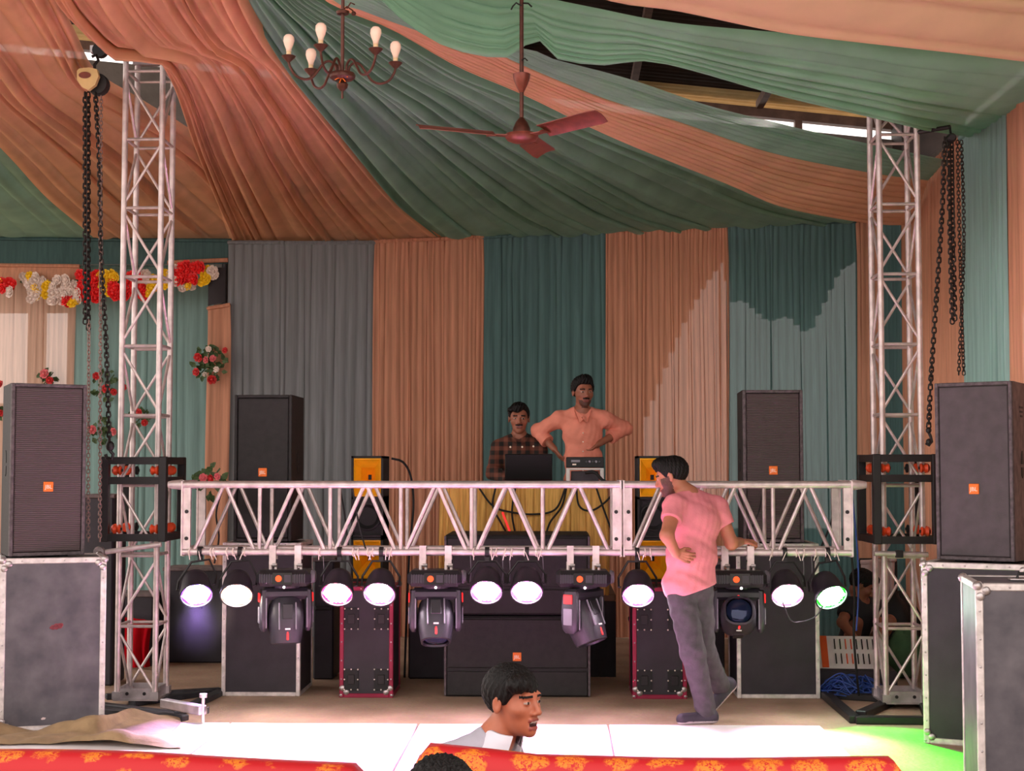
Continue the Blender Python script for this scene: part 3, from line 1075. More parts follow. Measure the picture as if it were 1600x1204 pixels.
mb = MB().ball(hk + V(0, 0, -0.02), (0.03, 0.022, 0.035)); mb.tube([hk + V(0, 0, -0.05), hk + V(0.022, 0, -0.075), hk + V(0.012, 0, -0.105), hk + V(-0.02, 0, -0.10), hk + V(-0.03, 0, -0.075)], 0.012, 8)
mb.build('bottom_hook', 'black_steel', t, world=True, smooth=True)

# --- right hoist chains
YH2 = 10.35
hp = W(1486, 216, YH2)
t = thing('chain_hoist', 'dark chain hoist with chains falling beside the right tower', 'hoist', hp, 0)
mb = MB().lathe([(0, -0.04), (0.02, -0.04), (0.032, -0.02), (0.032, 0.02), (0, 0.03)], hp, (0, 1, 0), 16); mb.tube([hp + V(0, 0, 0.02), hp + V(0, 0.02, 0.07), hp + V(0.02, 0.1, 0.10)], 0.008, 8)
mb.build('body', 'black_steel', t, world=True, smooth=True)
MB().cyl((TRX + TW, TYF, hp.z + 0.10), (hp.x + 0.02, hp.y + 0.1, hp.z + 0.10), 0.016, n=8).build('support_arm', 'black_steel', t, world=True, smooth=True)
mb = MB(); chain_into(mb, [W(1476, 215, YH2), W(1472, 330, YH2), W(1462, 480, YH2), W(1454, 600, YH2), W(1451, 668, YH2)], 0.045, 0.0055)
o = mb.build('load_chain', 'chain', t, world=True); o['kind'] = 'stuff'
mb = MB(); chain_into(mb, [W(1482, 215, YH2), W(1484, 350, YH2), W(1488, 505, YH2)], 0.045, 0.0055); chain_into(mb, [W(1487, 215, YH2 + 0.02), W(1489, 350, YH2), W(1492, 500, YH2)], 0.045, 0.0055, 0.7)
o = mb.build('slack_load_chain', 'chain', t, world=True); o['kind'] = 'stuff'
mb = MB(); chain_into(mb, [W(1496, 220, YH2 + 0.04), W(1500, 400, YH2), W(1506, 585, YH2)], 0.034, 0.0036); chain_into(mb, [W(1502, 220, YH2 + 0.04), W(1506, 380, YH2), W(1498, 585, YH2)], 0.034, 0.0036)
o = mb.build('hand_chain', 'chain', t, world=True); o['kind'] = 'stuff'
hk = W(1451, 672, YH2)
mb = MB().ball(hk + V(0, 0, 0), (0.02, 0.02, 0.022)); mb.tube([hk + V(0, 0, -0.01), hk + V(0.012, 0, -0.04), hk + V(0.02, 0, -0.075), hk + V(0.0, 0, -0.1), hk + V(-0.02, 0, -0.085)], 0.010, 8)
mb.ball(hk + V(0, 0, -0.075), 0.02)
mb.build('bottom_hook', 'black_steel', t, world=True, smooth=True)


# --- tower outrigger bases
def bars(t, name, mat, segs, w=0.07, h=0.07):
    for (a, b) in segs:
        a = Vector((*a, h / 2)) if len(a) == 2 else Vector(a); b = Vector((*b, h / 2)) if len(b) == 2 else Vector(b)
        d = b - a
        q = Matrix.Rotation(math.atan2(d.y, d.x), 3, 'Z')
        MB().bbox((a + b) / 2, (d.length, w, h), 0.006, q).build(name, mat, t, world=True)


def G(px, py):
    """floor point the photograph shows at (px, py)"""
    d = CROT @ Vector(((px - 800) / FPX, (602 - py) / FPX, -1))
    p = CAM + d * (-CAM.z / d.z)
    return (p.x, p.y)


t = thing('tower_base', 'dark steel outrigger base under the left tower', 'base', (cxl, TYF + TD / 2, 0))
cl = (cxl, TYF + TD / 2)
bars(t, 'bar', 'base_steel', [((cl[0] - 0.35, TYF - 0.02), G(272, 1120)), ((cl[0] - 0.3, TYF + 0.3), G(345, 1082)), (G(272, 1120), G(346, 1084)), (G(205, 1103), G(330, 1085)), ((cl[0] - 0.3, TYF - 0.25), G(290, 1126))], 0.075, 0.038)
t = thing('outrigger', 'silver outrigger tube with a screw jack at the left tower', 'outrigger', (*G(316, 1132), 0))
g0 = G(255, 1122); g1 = G(317, 1134)
bars(t, 'tube', 'steel_plate', [((*g0, 0.10), (*g1, 0.10))], 0.06, 0.06)
mb = MB().cyl((g1[0], g1[1], 0.0), (g1[0], g1[1], 0.18), 0.010, n=10).cyl((g1[0], g1[1], 0.18), (g1[0], g1[1], 0.205), 0.024, n=10)
mb.cyl((g1[0], g1[1], 0), (g1[0], g1[1], 0.01), 0.04, n=12)
mb.build('screw_jack', 'truss', t, world=True, smooth=True)
MB().box((g1[0] + 0.033, g1[1], 0.10), (0.004, 0.04, 0.04)).build('tube_mouth', 'black', t, world=True)
t = thing('tower_base', 'black steel outrigger base under the right tower', 'base', (cxr, TYF + TD / 2, 0))
bars(t, 'bar', 'black_steel', [(G(1290, 1090), G(1336, 1130)), (G(1336, 1130), G(1455, 1131)), (G(1290, 1090), G(1380, 1096)), (G(1345, 1122), G(1390, 1102)), (G(1455, 1131), (cxr + 0.2, TYF + 0.4)), (G(1380, 1096), (cxr + 0.2, TYF + 0.35))], 0.075, 0.05)
# long pipe of the left guy arm at case height
t = thing('clamp_bar', 'silver pipe clamped across the left tower beside the case corner', 'pipe', W(160, 862, 10.42))
MB().cyl(W(165, 862, 10.42), W(252, 850, 10.42), 0.018, n=12).build('tube', 'truss', t, world=True, smooth=True)
q = W(155, 862, 10.42)
MB().lathe([(0, -0.02), (0.036, -0.02), (0.04, 0), (0.036, 0.02), (0, 0.02)], q, (0, 1, 0), 16).build('disc', 'ballcorner', t, world=True, smooth=True)
t = thing('clamp_bar', 'silver pipe clamped across the right tower beside the case corner', 'pipe', W(1450, 868, 10.42))
MB().cyl(W(1366, 864, 10.58), W(1450, 866, 10.58), 0.018, n=12).build('tube', 'truss', t, world=True, smooth=True)
q = W(1405, 865, 10.56); MB().box(q, (0.045, 0.05, 0.05)).build('clamp', 'black_steel', t, world=True)


# ================================================================== stage lamps
PAR_PROF = [(0.0, -0.175), (0.045, -0.175), (0.075, -0.155), (0.092, -0.11), (0.102, -0.04), (0.112, 0.0), (0.112, 0.022), (0.103, 0.022), (0.100, 0.004), (0.0, 0.004)]


def par(px, py, col, label, energy, yaw=0.0, spotcol=None):
    Y = 10.2
    p = W(px, py, Y)
    t = thing('par_lamp', label, 'stage lamp', p, 0, 'par cans under the truss')
    dn = math.radians(40)
    nrm = Vector((math.sin(yaw) * math.cos(dn), -math.cos(yaw) * math.cos(dn), -math.sin(dn)))
    MB().lathe(PAR_PROF, p, nrm, 24).build('housing', 'par_can', t, world=True, smooth=True)
    # hexagonal field of LEDs
    mname = 'led_' + label.split()[0] + str(px)
    emitter(mname, tuple(int(255 - (255 - q_) * 0.35) for q_ in col), 20)
    emitter(mname + '_rim', tuple(int(255 * (q_ / 255) ** 4) for q_ in (spotcol or col)), 0.45)  # emitting disc stands in for lamp colour falling on the rim
    MB().lathe([(0, 0.0045), (0.1005, 0.0045), (0.1005, 0.0055), (0, 0.0055)], p, nrm, 24).build('rim_glow', mname + '_rim', t, world=True)
    a = Vector((1, 0, 0)); a = (a - nrm * a.dot(nrm)).normalized(); b = nrm.cross(a)
    mb = MB()
    hexp = []
    R_ = 0.095
    mb.add([p + nrm * 0.0065 + (a * math.cos(PI / 3 * k) + b * math.sin(PI / 3 * k)) * R_ for k in range(6)], [(0, 1, 2, 3, 4, 5)])
    mb.build('led_plate', mname, t, world=True)
    mb = MB(); s = 0.0265
    for i in range(-3, 4):
        for j in range(-3, 4):
            if abs(i + j) > 3 or (i == 0 and j == 0):
                continue
            c = p + nrm * 0.009 + a * (s * (i + j * 0.5)) + b * (s * j * 0.866)
            mb.lathe([(0.0115, -0.003), (0.011, 0.006), (0.006, 0.010), (0, 0.011)], c, nrm, 8)
    mb.build('led_lenses', mname, t, world=True, smooth=True)
    # bracket and hanging clamp
    mb = MB()
    up = p + Vector((0, 0.0, ZB - 0.05 - p.z)); up.y = YF
    side = a
    piv = p - nrm * 0.06
    top = Vector((p.x, YF, ZB - 0.06))
    mb.tube([piv + side * 0.108, piv + side * 0.125, piv + side * 0.125 + V(0, 0.04, 0.06), top + side * 0.06, top - side * 0.06, piv - side * 0.125 + V(0, 0.04, 0.06), piv - side * 0.125, piv - side * 0.108], 0.008, 6)
    mb.build('bracket', 'black_steel', t, world=True)
    mb = MB().box((p.x, YF, ZB - 0.035), (0.03, 0.03, 0.05)).lathe([(0.027, -0.014), (0.036, -0.014), (0.036, 0.014), (0.027, 0.014)], (p.x, YF, ZB), (1, 0, 0), 14)
    mb.build('clamp', 'black_steel', t, world=True)
    ld = bpy.data.lights.new('par_light', 'SPOT')
    ld.energy = energy * (1.25 if yaw == 0.28 else 0.55); ld.color = [q_ ** 1.5 for q_ in lin(spotcol or col)[:3]]; ld.spot_size = math.radians(60); ld.spot_blend = 0.7; ld.shadow_soft_size = 0.07
    lo = bpy.data.objects.new('par_light', ld); COL.objects.link(lo); lo.parent = t
    lo.location = nrm * 0.05
    lo.rotation_euler = nrm.to_track_quat('-Z', 'Y').to_euler()
    return t


for (px, py, col, lb, en, yw, sc) in (
        (307, 927, (226, 196, 255), 'violet-white lit par lamp at the left end of the truss', 170, 0.30, (205, 170, 255)),
        (370, 927, (255, 236, 205), 'warm white lit par lamp, second from the left', 190, 0.15, (255, 232, 214)),
        (527, 925, (255, 190, 214), 'pink lit par lamp with a red rim left of the yellow horn', 190, 0.0, (255, 150, 200)),
        (593, 925, (255, 214, 244), 'pinkish white lit par lamp right of the yellow horn', 220, 0.0, (255, 190, 240)),
        (760, 922, (255, 206, 250), 'magenta-white lit par lamp left of the truss middle', 240, 0.0, (255, 190, 250)),
        (823, 922, (255, 206, 250), 'magenta-white lit par lamp straight above the boy', 240, 0.0, (255, 196, 250)),
        (997, 927, (255, 208, 246), 'pink-white lit par lamp beside the man in the pink T-shirt', 220, 0.0, (255, 190, 244)),
        (1230, 927, (255, 212, 240), 'pink-white lit par lamp next to the green one', 210, 0.0, (255, 200, 236)),
        (1298, 930, (150, 255, 190), 'green lit par lamp at the right end of the truss', 190, 0.28, (0, 255, 70))):
    par(px, py, col, lb, en, yw, sc)


def ring_loft(secs, n=16, power=3.0):
    """secs: (center, ax, ay, rx, ry); superellipse sections lofted"""
    rows = []
    for (c, ax, ay, rx, ry) in secs:
        row = []
        for k in range(n):
            th = 2 * PI * k / n
            cx_, sy_ = math.cos(th), math.sin(th)
            u = math.copysign(abs(cx_) ** (2 / power), cx_); w = math.copysign(abs(sy_) ** (2 / power), sy_)
            row.append(Vector(c) + Vector(ax) * u * rx + Vector(ay) * w * ry)
        rows.append(row)
    return rows


def moving_head(px, pan, tilt, label, rz=0.0):
    x = W(px, 862, YF).x
    t = thing('moving_head', label, 'stage lamp', (x, YF, ZB), rz, 'moving head lamps under the truss')
    for sx in (-1, 1):
        mb = MB().box((sx * 0.085, -0.03, -0.02), (0.045, 0.012, 0.13)).box((sx * 0.085, 0.03, -0.005), (0.045, 0.012, 0.09)).box((sx * 0.085, 0.0, 0.03), (0.045, 0.06, 0.012))
        mb.lathe([(0.0, -0.06), (0.012, -0.06), (0.012, 0.0), (0, 0)], (sx * 0.085 - 0.015, -0.02, -0.06), (0, 0, 1), 8).lathe([(0, -0.05), (0.01, -0.05), (0.01, 0), (0, 0)], (sx * 0.085 + 0.02, -0.02, -0.075), (0, 0, 1), 8)
        c_ = mb.build('clamp', 'truss', t)
        MB().cyl((sx * 0.085, -0.035, -0.085), (sx * 0.085 + 0.03, -0.035, -0.085), 0.012, n=8).build('wing_bolt', 'ballcorner', c_, smooth=True)
    base = MB().bbox((0, 0, -0.168), (0.36, 0.27, 0.108), 0.028).build('base', 'mh_dark', t)
    face = MB().box((0, -0.137, -0.168), (0.13, 0.006, 0.075)).build('control_panel', 'black_gloss', base)
    MB().lathe([(0, 0), (0.021, 0), (0.021, 0.004), (0, 0.004)], (-0.024, -0.140, -0.168), (0, -1, 0), 16).build('dial', 'lcd_orange', base)
    MB().box((0.036, -0.141, -0.168), (0.044, 0.004, 0.05)).build('display', 'mh_grey', base)
    for sx in (-1, 1):
        for k in range(5):
            MB().box((sx * (0.085 + 0.016 * k), -0.137, -0.168), (0.007, 0.008, 0.06)).build('vent_slot', 'mh_grey', base)
    MB().lathe([(0, 0), (0.042, 0), (0.046, 0.012), (0.036, 0.03), (0, 0.034)], (0.175, -0.03, -0.16), (1, 0, 0), 18).build('fan_cap', 'mh_silver', base, smooth=True)
    MB().lathe([(0, 0), (0.009, 0), (0.006, 0.008), (0, 0.01)], (0.01, -0.125, -0.226), (0, -1, 0), 10).build('status_led', 'led_white', base)
    # yoke turns about z
    RZ = Matrix.Rotation(pan, 3, 'Z')
    def yk(v):
        return RZ @ Vector(v)
    mb = MB().lathe([(0, -0.238), (0.09, -0.238), (0.10, -0.222), (0, -0.222)], (0, 0, 0), (0, 0, 1), 20)
    mb.bbox((0, 0, -0.275), (0.33, 0.12, 0.08), 0.025, None)
    mb.v = [tuple(yk(p)) for p in mb.v]
    yoke = mb.build('yoke', 'mh_grey', t)
    for sx in (-1, 1):
        mb = MB()
        rows = ring_loft([((sx * 0.148, 0, -0.25), (1, 0, 0), (0, 1, 0), 0.024, 0.058), ((sx * 0.150, 0, -0.34), (1, 0, 0), (0, 1, 0), 0.026, 0.062), ((sx * 0.150, 0, -0.43), (1, 0, 0), (0, 1, 0), 0.028, 0.066), ((sx * 0.148, 0, -0.50), (1, 0, 0), (0, 1, 0), 0.026, 0.058), ((sx * 0.146, 0, -0.525), (1, 0, 0), (0, 1, 0), 0.014, 0.035)], 16, 3)
        mb.grid(rows, True); mb.add(rows[-1], [tuple(range(16))])
        mb.v = [tuple(yk(p)) for p in mb.v]
        arm = mb.build('yoke_arm', 'mh_grey', t, smooth=True)
        for (z0, z1, m_) in ((-0.27, -0.33, 'mh_red'), (-0.36, -0.47, 'mh_silver'),):
            mb = MB().bbox((sx * 0.178, 0, (z0 + z1) / 2), (0.008, 0.07, z1 - z0 if z1 > z0 else z0 - z1), 0.003)
            mb.v = [tuple(yk(p)) for p in mb.v]; mb.build('trim', m_, arm)
        mb = MB().bbox((sx * 0.135, -0.064, -0.40), (0.010, 0.008, 0.20), 0.003); mb.v = [tuple(yk(p)) for p in mb.v]; mb.build('trim', 'mh_silver', arm)
    # head: long axis local -z (lens end), tilts about the yoke's x axis
    RX = Matrix.Rotation(tilt, 3, 'X')
    pv = Vector((0, 0, -0.43))
    def hd(v):
        return yk(pv + RX @ Vector(v))
    secs = [(-0.13, 0.05, 0.05), (-0.125, 0.085, 0.08), (-0.08, 0.112, 0.105), (0.0, 0.122, 0.118), (0.07, 0.118, 0.112), (0.13, 0.108, 0.104), (0.175, 0.100, 0.098), (0.18, 0.088, 0.086), (0.165, 0.084, 0.082)]
    rows = ring_loft([((0, 0, -z), (1, 0, 0), (0, 1, 0), rx, ry) for (z, rx, ry) in secs], 20, 2.7)
    mb = MB().grid(rows, True); mb.add(rows[0], [tuple(range(20))])
    mb.v = [tuple(hd(p)) for p in mb.v]
    head = mb.build('head', 'mh_grey', t, smooth=True)
    mb = MB().lathe([(0.09, 0.150), (0.08, 0.162), (0.05, 0.172), (0.0, 0.176)], (0, 0, 0), (0, 0, -1), 20); mb.v = [tuple(hd(p)) for p in mb.v]
    mb.build('lens', 'lens_glass', head, smooth='all')
    for s_ in (-1, 1):
        mb = MB().bbox((0.055 * s_, -0.110, 0.0), (0.010, 0.014, 0.18), 0.004); mb.v = [tuple(hd(p)) for p in mb.v]; mb.build('fin', 'mh_silver', head)
        mb = MB().bbox((0.0, 0.112 * s_, 0.03), (0.07, 0.014, 0.10), 0.004); mb.v = [tuple(hd(p)) for p in mb.v]; mb.build('vent_plate', 'mh_dark', head)
        mb = MB().bbox((0.0, 0.104 * s_, -0.13), (0.014, 0.008, 0.055), 0.003); mb.v = [tuple(hd(p)) for p in mb.v]; mb.build('trim', 'mh_red', head)
        mb = MB().box((0.0, 0.112 * s_, -0.085), (0.034, 0.006, 0.010)); mb.v = [tuple(hd(p)) for p in mb.v]; mb.build('marking', 'white_paint', head)
    return t


moving_head(447, 0.30, -0.12, 'moving head lamp hanging straight down in front of the left rear case')
moving_head(681, 0.10, -0.45, 'moving head lamp with its head swung forward beside the left rack case')
moving_head(911, 0.95, -0.40, 'moving head lamp turned sideways right of the middle bass cabinet')
moving_head(1152, -0.06, -1.95, 'moving head lamp showing its round lens right of the man in pink')

# ================================================================== loudspeakers and cases
JBL = text_mesh('JBL', 0.034, 0.001, 'badge_white')


def face_text(me, parent, loc):
    return link('lettering', me, parent, loc, (PI / 2, 0, 0))


def badge(parent, x, z, y):
    b = MB().bbox((x, y, z), (0.062, 0.008, 0.062), 0.003).build('badge', 'badge_orange', parent)
    b['label'] = 'orange square badge'
    MB().box((x + 0.002, y - 0.005, z), (0.048, 0.003, 0.046)).build('badge_frame', 'badge_orange', b)
    face_text(JBL, b, (x, y - 0.0075, z - 0.002))
    return b


def speaker(label, loc, rz, w=0.46, d=0.5, h=1.08, taper=0.07, grille='grille', bz=0.40, bx=0.0, body='spk_box', edgem='spk_edge', handle=True, vents=False):
    """loc: middle of the front bottom edge; the front faces local -y"""
    t = thing('loudspeaker', label, 'loudspeaker', loc, rz, 'tall two-way loudspeakers')
    hw = w / 2
    pr = [(-hw, 0.012), (hw, 0.012), (hw - taper, d), (-hw + taper, d)]
    cab = MB().prism(pr, (0, 0, 0), (1, 0, 0), (0, 1, 0), (0, 0, h)).build('cabinet', body, t)
    # worn front edge frame
    mb = MB(); e = 0.022
    for sx in (-1, 1):
        mb.bbox((sx * (hw - e / 2), 0.0, h / 2), (e, 0.03, h), 0.004)
    mb.bbox((0, 0, e / 2), (w - 2 * e, 0.03, e), 0.004).bbox((0, 0, h - e / 2), (w - 2 * e, 0.03, e), 0.004)
    mb.build('front_frame', edgem, t)
    g = MB().bbox((0, -0.002, h / 2), (w - 2 * e - 0.006, 0.016, h - 2 * e - 0.006), 0.006).build('grille', grille, t)
    badge(t, bx, bz * h, -0.013)
    for sx in (-1, 1):
        ang = math.atan2(taper, d)
        q = Matrix.Rotation(sx * ang, 3, 'Z')
        if handle:
            c = V(sx * (hw - taper * 0.5 + 0.001), d * 0.5, h * 0.53)
            mb = MB(); mb.prism([(-0.03, 0.01), (0.03, 0.01), (0.022, 0.07), (0, 0.09), (-0.022, 0.07)], c, q @ V(0, 1, 0), (0, 0, 1), q @ V(sx * 0.004, 0, 0))
            mb.prism([(-0.03, -0.01), (0.03, -0.01), (0.022, -0.06), (0, -0.075), (-0.022, -0.06)], c, q @ V(0, 1, 0), (0, 0, 1), q @ V(sx * 0.004, 0, 0))
            mb.build('handle_recess', 'black', t)
        if vents and sx > 0:
            for k in range(3):
                c = V(sx * (hw - taper * 0.5 + 0.001), d * 0.5, h * (0.86 - 0.025 * k))
                MB().box(c, (0.004, 0.10 - 0.02 * k, 0.012), q).build('vent_slot', 'black', t)
    for sx in (-1, 1):
        for y in (0.06, d - 0.07):
            MB().box((sx * (hw - 0.12), y, -0.0), (0.05, 0.05, 0.02)).build('foot', 'rubber', t)
    return t


def flight_case(label, loc, rz, w, d, h, panel='case_scratched', rail='rail', rw=0.036, corners=True, wheels=False, group='flight cases', rivets=True, sub=None):
    """loc: middle of the front bottom edge; front faces local -y"""
    t = thing('flight_case', label, 'flight case', loc, rz, group)
    MB().box((0, d / 2, h / 2), (w - 0.012, d - 0.012, h - 0.012)).build('shell', panel, t)
    for sx in (-1, 1):
        for y, sy in ((0, 1), (d, -1)):
            MB().bbox((sx * (w / 2 - rw / 2), y + sy * rw / 2, h / 2), (rw, rw, h), 0.004).build('edge_rail', rail, t)
        for z, sz in ((0, 1), (h, -1)):
            MB().bbox((sx * (w / 2 - rw / 2), d / 2, z + sz * rw / 2), (rw, d - 2 * rw, rw), 0.004).build('edge_rail', rail, t)
    for y, sy in ((0, 1), (d, -1)):
        for z, sz in ((0, 1), (h, -1)):
            MB().bbox((0, y + sy * rw / 2, z + sz * rw / 2), (w - 2 * rw, rw, rw), 0.004).build('edge_rail', rail, t)
    if corners:
        for sx in (-1, 1):
            for y, sy in ((0.014, 1), (d - 0.014, -1)):
                for z, sz in ((0.018, 1), (h - 0.014, -1)):
                    mb = MB().ball((sx * (w / 2 - 0.012), y, z), 0.026 if sz < 0 else 0.0175, 10, 6)
                    mb.ball((sx * (w / 2 - 0.05), y - sy * 0.0135, z + sz * 0.022), (0.022, 0.008, 0.022), 8, 5).ball((sx * (w / 2 - 0.022), y - sy * 0.0135, z + sz * 0.05), (0.022, 0.008, 0.022), 8, 5)
                    mb.build('ball_corner', 'ballcorner', t, smooth=True)
    if rivets:
        mb = MB()
        n = max(3, int(h / 0.13))
        for sx in (-1, 1):
            for k in range(1, n):
                mb.ball((sx * (w / 2 - rw * 0.5), -0.001, h * k / n), (0.006, 0.004, 0.006), 6, 4)
        for k in range(1, 5):
            mb.ball((-w / 2 + w * k / 5, -0.001, h - rw / 2), (0.006, 0.004, 0.006), 6, 4)
        o = mb.build('rivets', 'ballcorner', t); o['kind'] = 'stuff'
    return t


FY = lambda py: (1.62 * FPX) / (py - 735)
# --- front left stack
pc = W(82, 1140, 9.62)
flight_case('grey scratched flight case under the left front loudspeaker', (pc.x, 9.60, 0), 0.36, 0.64, 0.5, 1.075)
ps = W(80, 862, 9.64)
speaker('left front loudspeaker with a purple-grey grille on the scratched case', (ps.x - 0.035, 9.66, 1.085), 0.56, 0.47, 0.46, 1.085, 0.05, bz=0.40, edgem='spk_edge')
t = [o for o in bpy.data.objects if o.name == 'flight_case'][0]
mb = MB()
for (u_, v_, r_) in ((-0.02, 0.0, 0.016), (0.0, 0.005, 0.02), (0.02, 0.008, 0.018), (0.03, 0.014, 0.012), (-0.034, -0.002, 0.008)):
    mb.lathe([(0, 0), (r_, 0), (r_ * 0.8, 0.0012), (0, 0.0012)], (u_ + 0.02, 0.0055, 0.64 + v_), (0, -1, 0), 9)
mb.build('paint_mark', 'red_mark', t)
mb = MB().prism([(0, 0), (0.02, 0.002), (0.026, 0.012), (0.008, 0.016), (-0.004, 0.008)], (-0.06, 0.0055, 0.07), (1, 0, 0), (0, 0, 1), (0, -0.0012, 0)); mb.build('paint_mark', 'pale_cloth', t)
# --- front right stack
pc = W(1532, 1160, 9.25)
flight_case('dark flight case under the right front loudspeaker', (pc.x - 0.03, 9.18, 0), -0.47, 0.64, 0.5, 1.075, 'case_dark')
ps = W(1518, 862, 9.3)
speaker('right front loudspeaker with worn pinkish side beside the right tower', (ps.x + 0.02, 9.28, 1.085), -0.60, 0.47, 0.46, 1.065, 0.05, grille='spk_front', bz=0.40, body='spk_box_worn', vents=True)
# --- near right case
flight_case('pale-edged flight case cut off by the right picture edge', (2.425, 7.50, 0), -0.14, 0.80, 0.62, 1.075)
t = [o for o in bpy.data.objects if o.name.startswith('flight_case')][-1]
q_ = MB().box((-0.12, 0.3, 1.078), (0.16, 0.09, 0.006)).build('handle_dish', 'ballcorner', t)
MB().tube([(-0.16, 0.3, 1.08), (-0.155, 0.3, 1.105), (-0.085, 0.3, 1.105), (-0.08, 0.3, 1.08)], 0.008, 6).build('handle', 'black_steel', q_)
for k in range(4):
    MB().ball((-0.115, -0.001, 0.32 + 0.24 * k), (0.012, 0.005, 0.012), 8, 5).build('stud', 'truss_tie', t)
# --- rear stacks
pl_ = W(407, 1085, 11.1)
flight_case('black flight case under the left rear loudspeaker', (pl_.x, 11.1, 0), 0, 0.57, 0.56, 1.10, 'case_dark', rw=0.03, corners=False)
ps = W(410, 840, 11.1)
speaker('left rear loudspeaker with a plain black front before the grey-blue drape', (ps.x, 11.1, 1.11), 0, 0.42, 0.5, 1.06, 0.0, grille='spk_box', bz=0.47, bx=0.0, edgem='spk_box')
pr_ = W(1217, 1085, 11.1)
flight_case('black flight case under the right rear loudspeaker', (pr_.x, 11.1, 0), 0, 0.59, 0.56, 1.10, 'case_dark', rw=0.03, corners=False)
ps = W(1209, 840, 11.1)
speaker('right rear loudspeaker with a ribbed grille before the teal drape', (ps.x, 11.1, 1.11), 0, 0.43, 0.5, 1.09, 0.02, grille='grille', bz=0.47, bx=0.0)


# --- bass cabinets in the middle
def sub(label, x, z, h, has_badge):
    t = thing('bass_cabinet', label, 'loudspeaker', (x, 11.1, z), 0, 'stacked wide bass cabinets')
    w, d = 1.05, 0.75
    MB().bbox((0, d / 2 + 0.012, h / 2), (w, d, h - 0.006), 0.012).build('cabinet', 'spk_box', t)
    MB().bbox((0, 0.006, h * 0.66), (w - 0.04, 0.02, h * 0.60), 0.006).build('grille', 'spk_box', t)
    MB().bbox((0, 0.008, h * 0.17), (w - 0.04, 0.018, h * 0.30), 0.006).build('port_panel', 'spk_box', t)
    for sx in (-1, 1):
        MB().bbox((sx * (w / 2 - 0.008), 0.004, h / 2), (0.016, 0.012, h - 0.02), 0.003).build('edge_strip', 'spk_edge', t)
    if has_badge:
        badge(t, 0.0, h * 0.5, -0.006)
        MB().lathe([(0, 0), (0.007, 0), (0.007, 0.006), (0, 0.006)], (0, -0.004, h * 0.5 - 0.065), (0, -1, 0), 10).build('led', 'badge_white', t)
    for sx in (-1, 1):
        MB().bbox((sx * (w / 2 + 0.001), d * 0.5, h * 0.55), (0.006, 0.16, 0.09), 0.002).build('handle_recess', 'black', t)
    return t


xs_ = W(808, 1085, 11.1).x
sub('lower wide bass cabinet with an orange badge behind the boy', xs_, 0.0, 0.578, True)
sub('upper wide bass cabinet stacked behind the two middle par lamps', xs_, 0.582, 0.578, False)


# --- rack cases with magenta edges
def rack(label, px, w):
    x = W(px, 1085, 11.05).x
    t = flight_case(label, (x, 11.05, 0), 0, w, 0.5, 0.79, 'case_dark', 'magenta', 0.03, True, group='magenta edged rack cases')
    for sx in (-1, 1):
        for z in (0.13, 0.56):
            c = V(sx * (w / 2 - 0.085), -0.002, z)
            d = MB().box(c, (0.10, 0.008, 0.15)).build('latch_dish', 'black', t)
            MB().bbox(c + V(0, -0.006, 0), (0.05, 0.008, 0.07), 0.003).build('latch', 'black_steel', d)
            mb = MB()
            for u in (-0.048, 0, 0.048):
                for v in (-0.072, 0, 0.072):
                    if u or v:
                        mb.ball(c + V(u, -0.005, v), (0.006, 0.005, 0.006), 6, 4)
            o = mb.build('rivets', 'truss_tie', d); o['kind'] = 'stuff'
    return t


rack('magenta-edged rack case below the left yellow-horn speakers', 572, 0.385)
rack('magenta-edged rack case behind the legs of the man in pink', 1031, 0.385)


# --- small yellow horn speakers
def horn_speaker(label, x, y, z, w=0.245, h=0.62, d=0.42, rz=0.0):
    t = thing('horn_speaker', label, 'loudspeaker', (x, y, z), rz, 'yellow horn speakers in two columns')
    mb = MB(); hw = w / 2
    hz0 = h * 0.5
    mb.box((0, d / 2 + 0.02, h * 0.25), (w, d - 0.04, h * 0.5))
    mb.box((-hw + 0.008, d / 2, h / 2), (0.016, d, h)).box((hw - 0.008, d / 2, h / 2), (0.016, d, h)).box((0, d / 2, h - 0.008), (w, d, 0.016)).box((0, d - 0.01, h / 2), (w, 0.02, h)).box((0, d / 2, 0.008), (w, d, 0.016)).box((0, d / 2, hz0 - 0.012), (w, d, 0.016))
    mb.build('cabinet', 'spk_box', t)
    # flared horn
    a, b = hw - 0.018, (h - 0.018 - hz0) / 2
    cz = (h - 0.018 + hz0) / 2
    rows = []
    for (k, yy) in ((1.0, 0.004), (0.93, 0.0), (0.90, 0.006), (0.52, 0.06), (0.14, 0.16), (0.13, 0.2)):
        rows.append([(sx * a * k, yy, cz + sz * b * (k if k < 0.6 else k)) for sx, sz in ((-1, -1), (1, -1), (1, 1), (-1, 1))])
    MB().grid(rows, True).build('horn', 'horn_yellow', t)
    MB().box((0, 0.19, cz), (a * 0.4, 0.01, b * 0.4)).build('throat', 'black', t)
    MB().lathe([(0.105, -0.02), (0.105, 0.004), (0.095, 0.006), (0.088, -0.002), (0.05, -0.04), (0.04, -0.03), (0, -0.022)], (0, 0.018, h * 0.25), (0, -1, 0), 22).build('woofer', 'rubber', t, smooth=True)
    return t


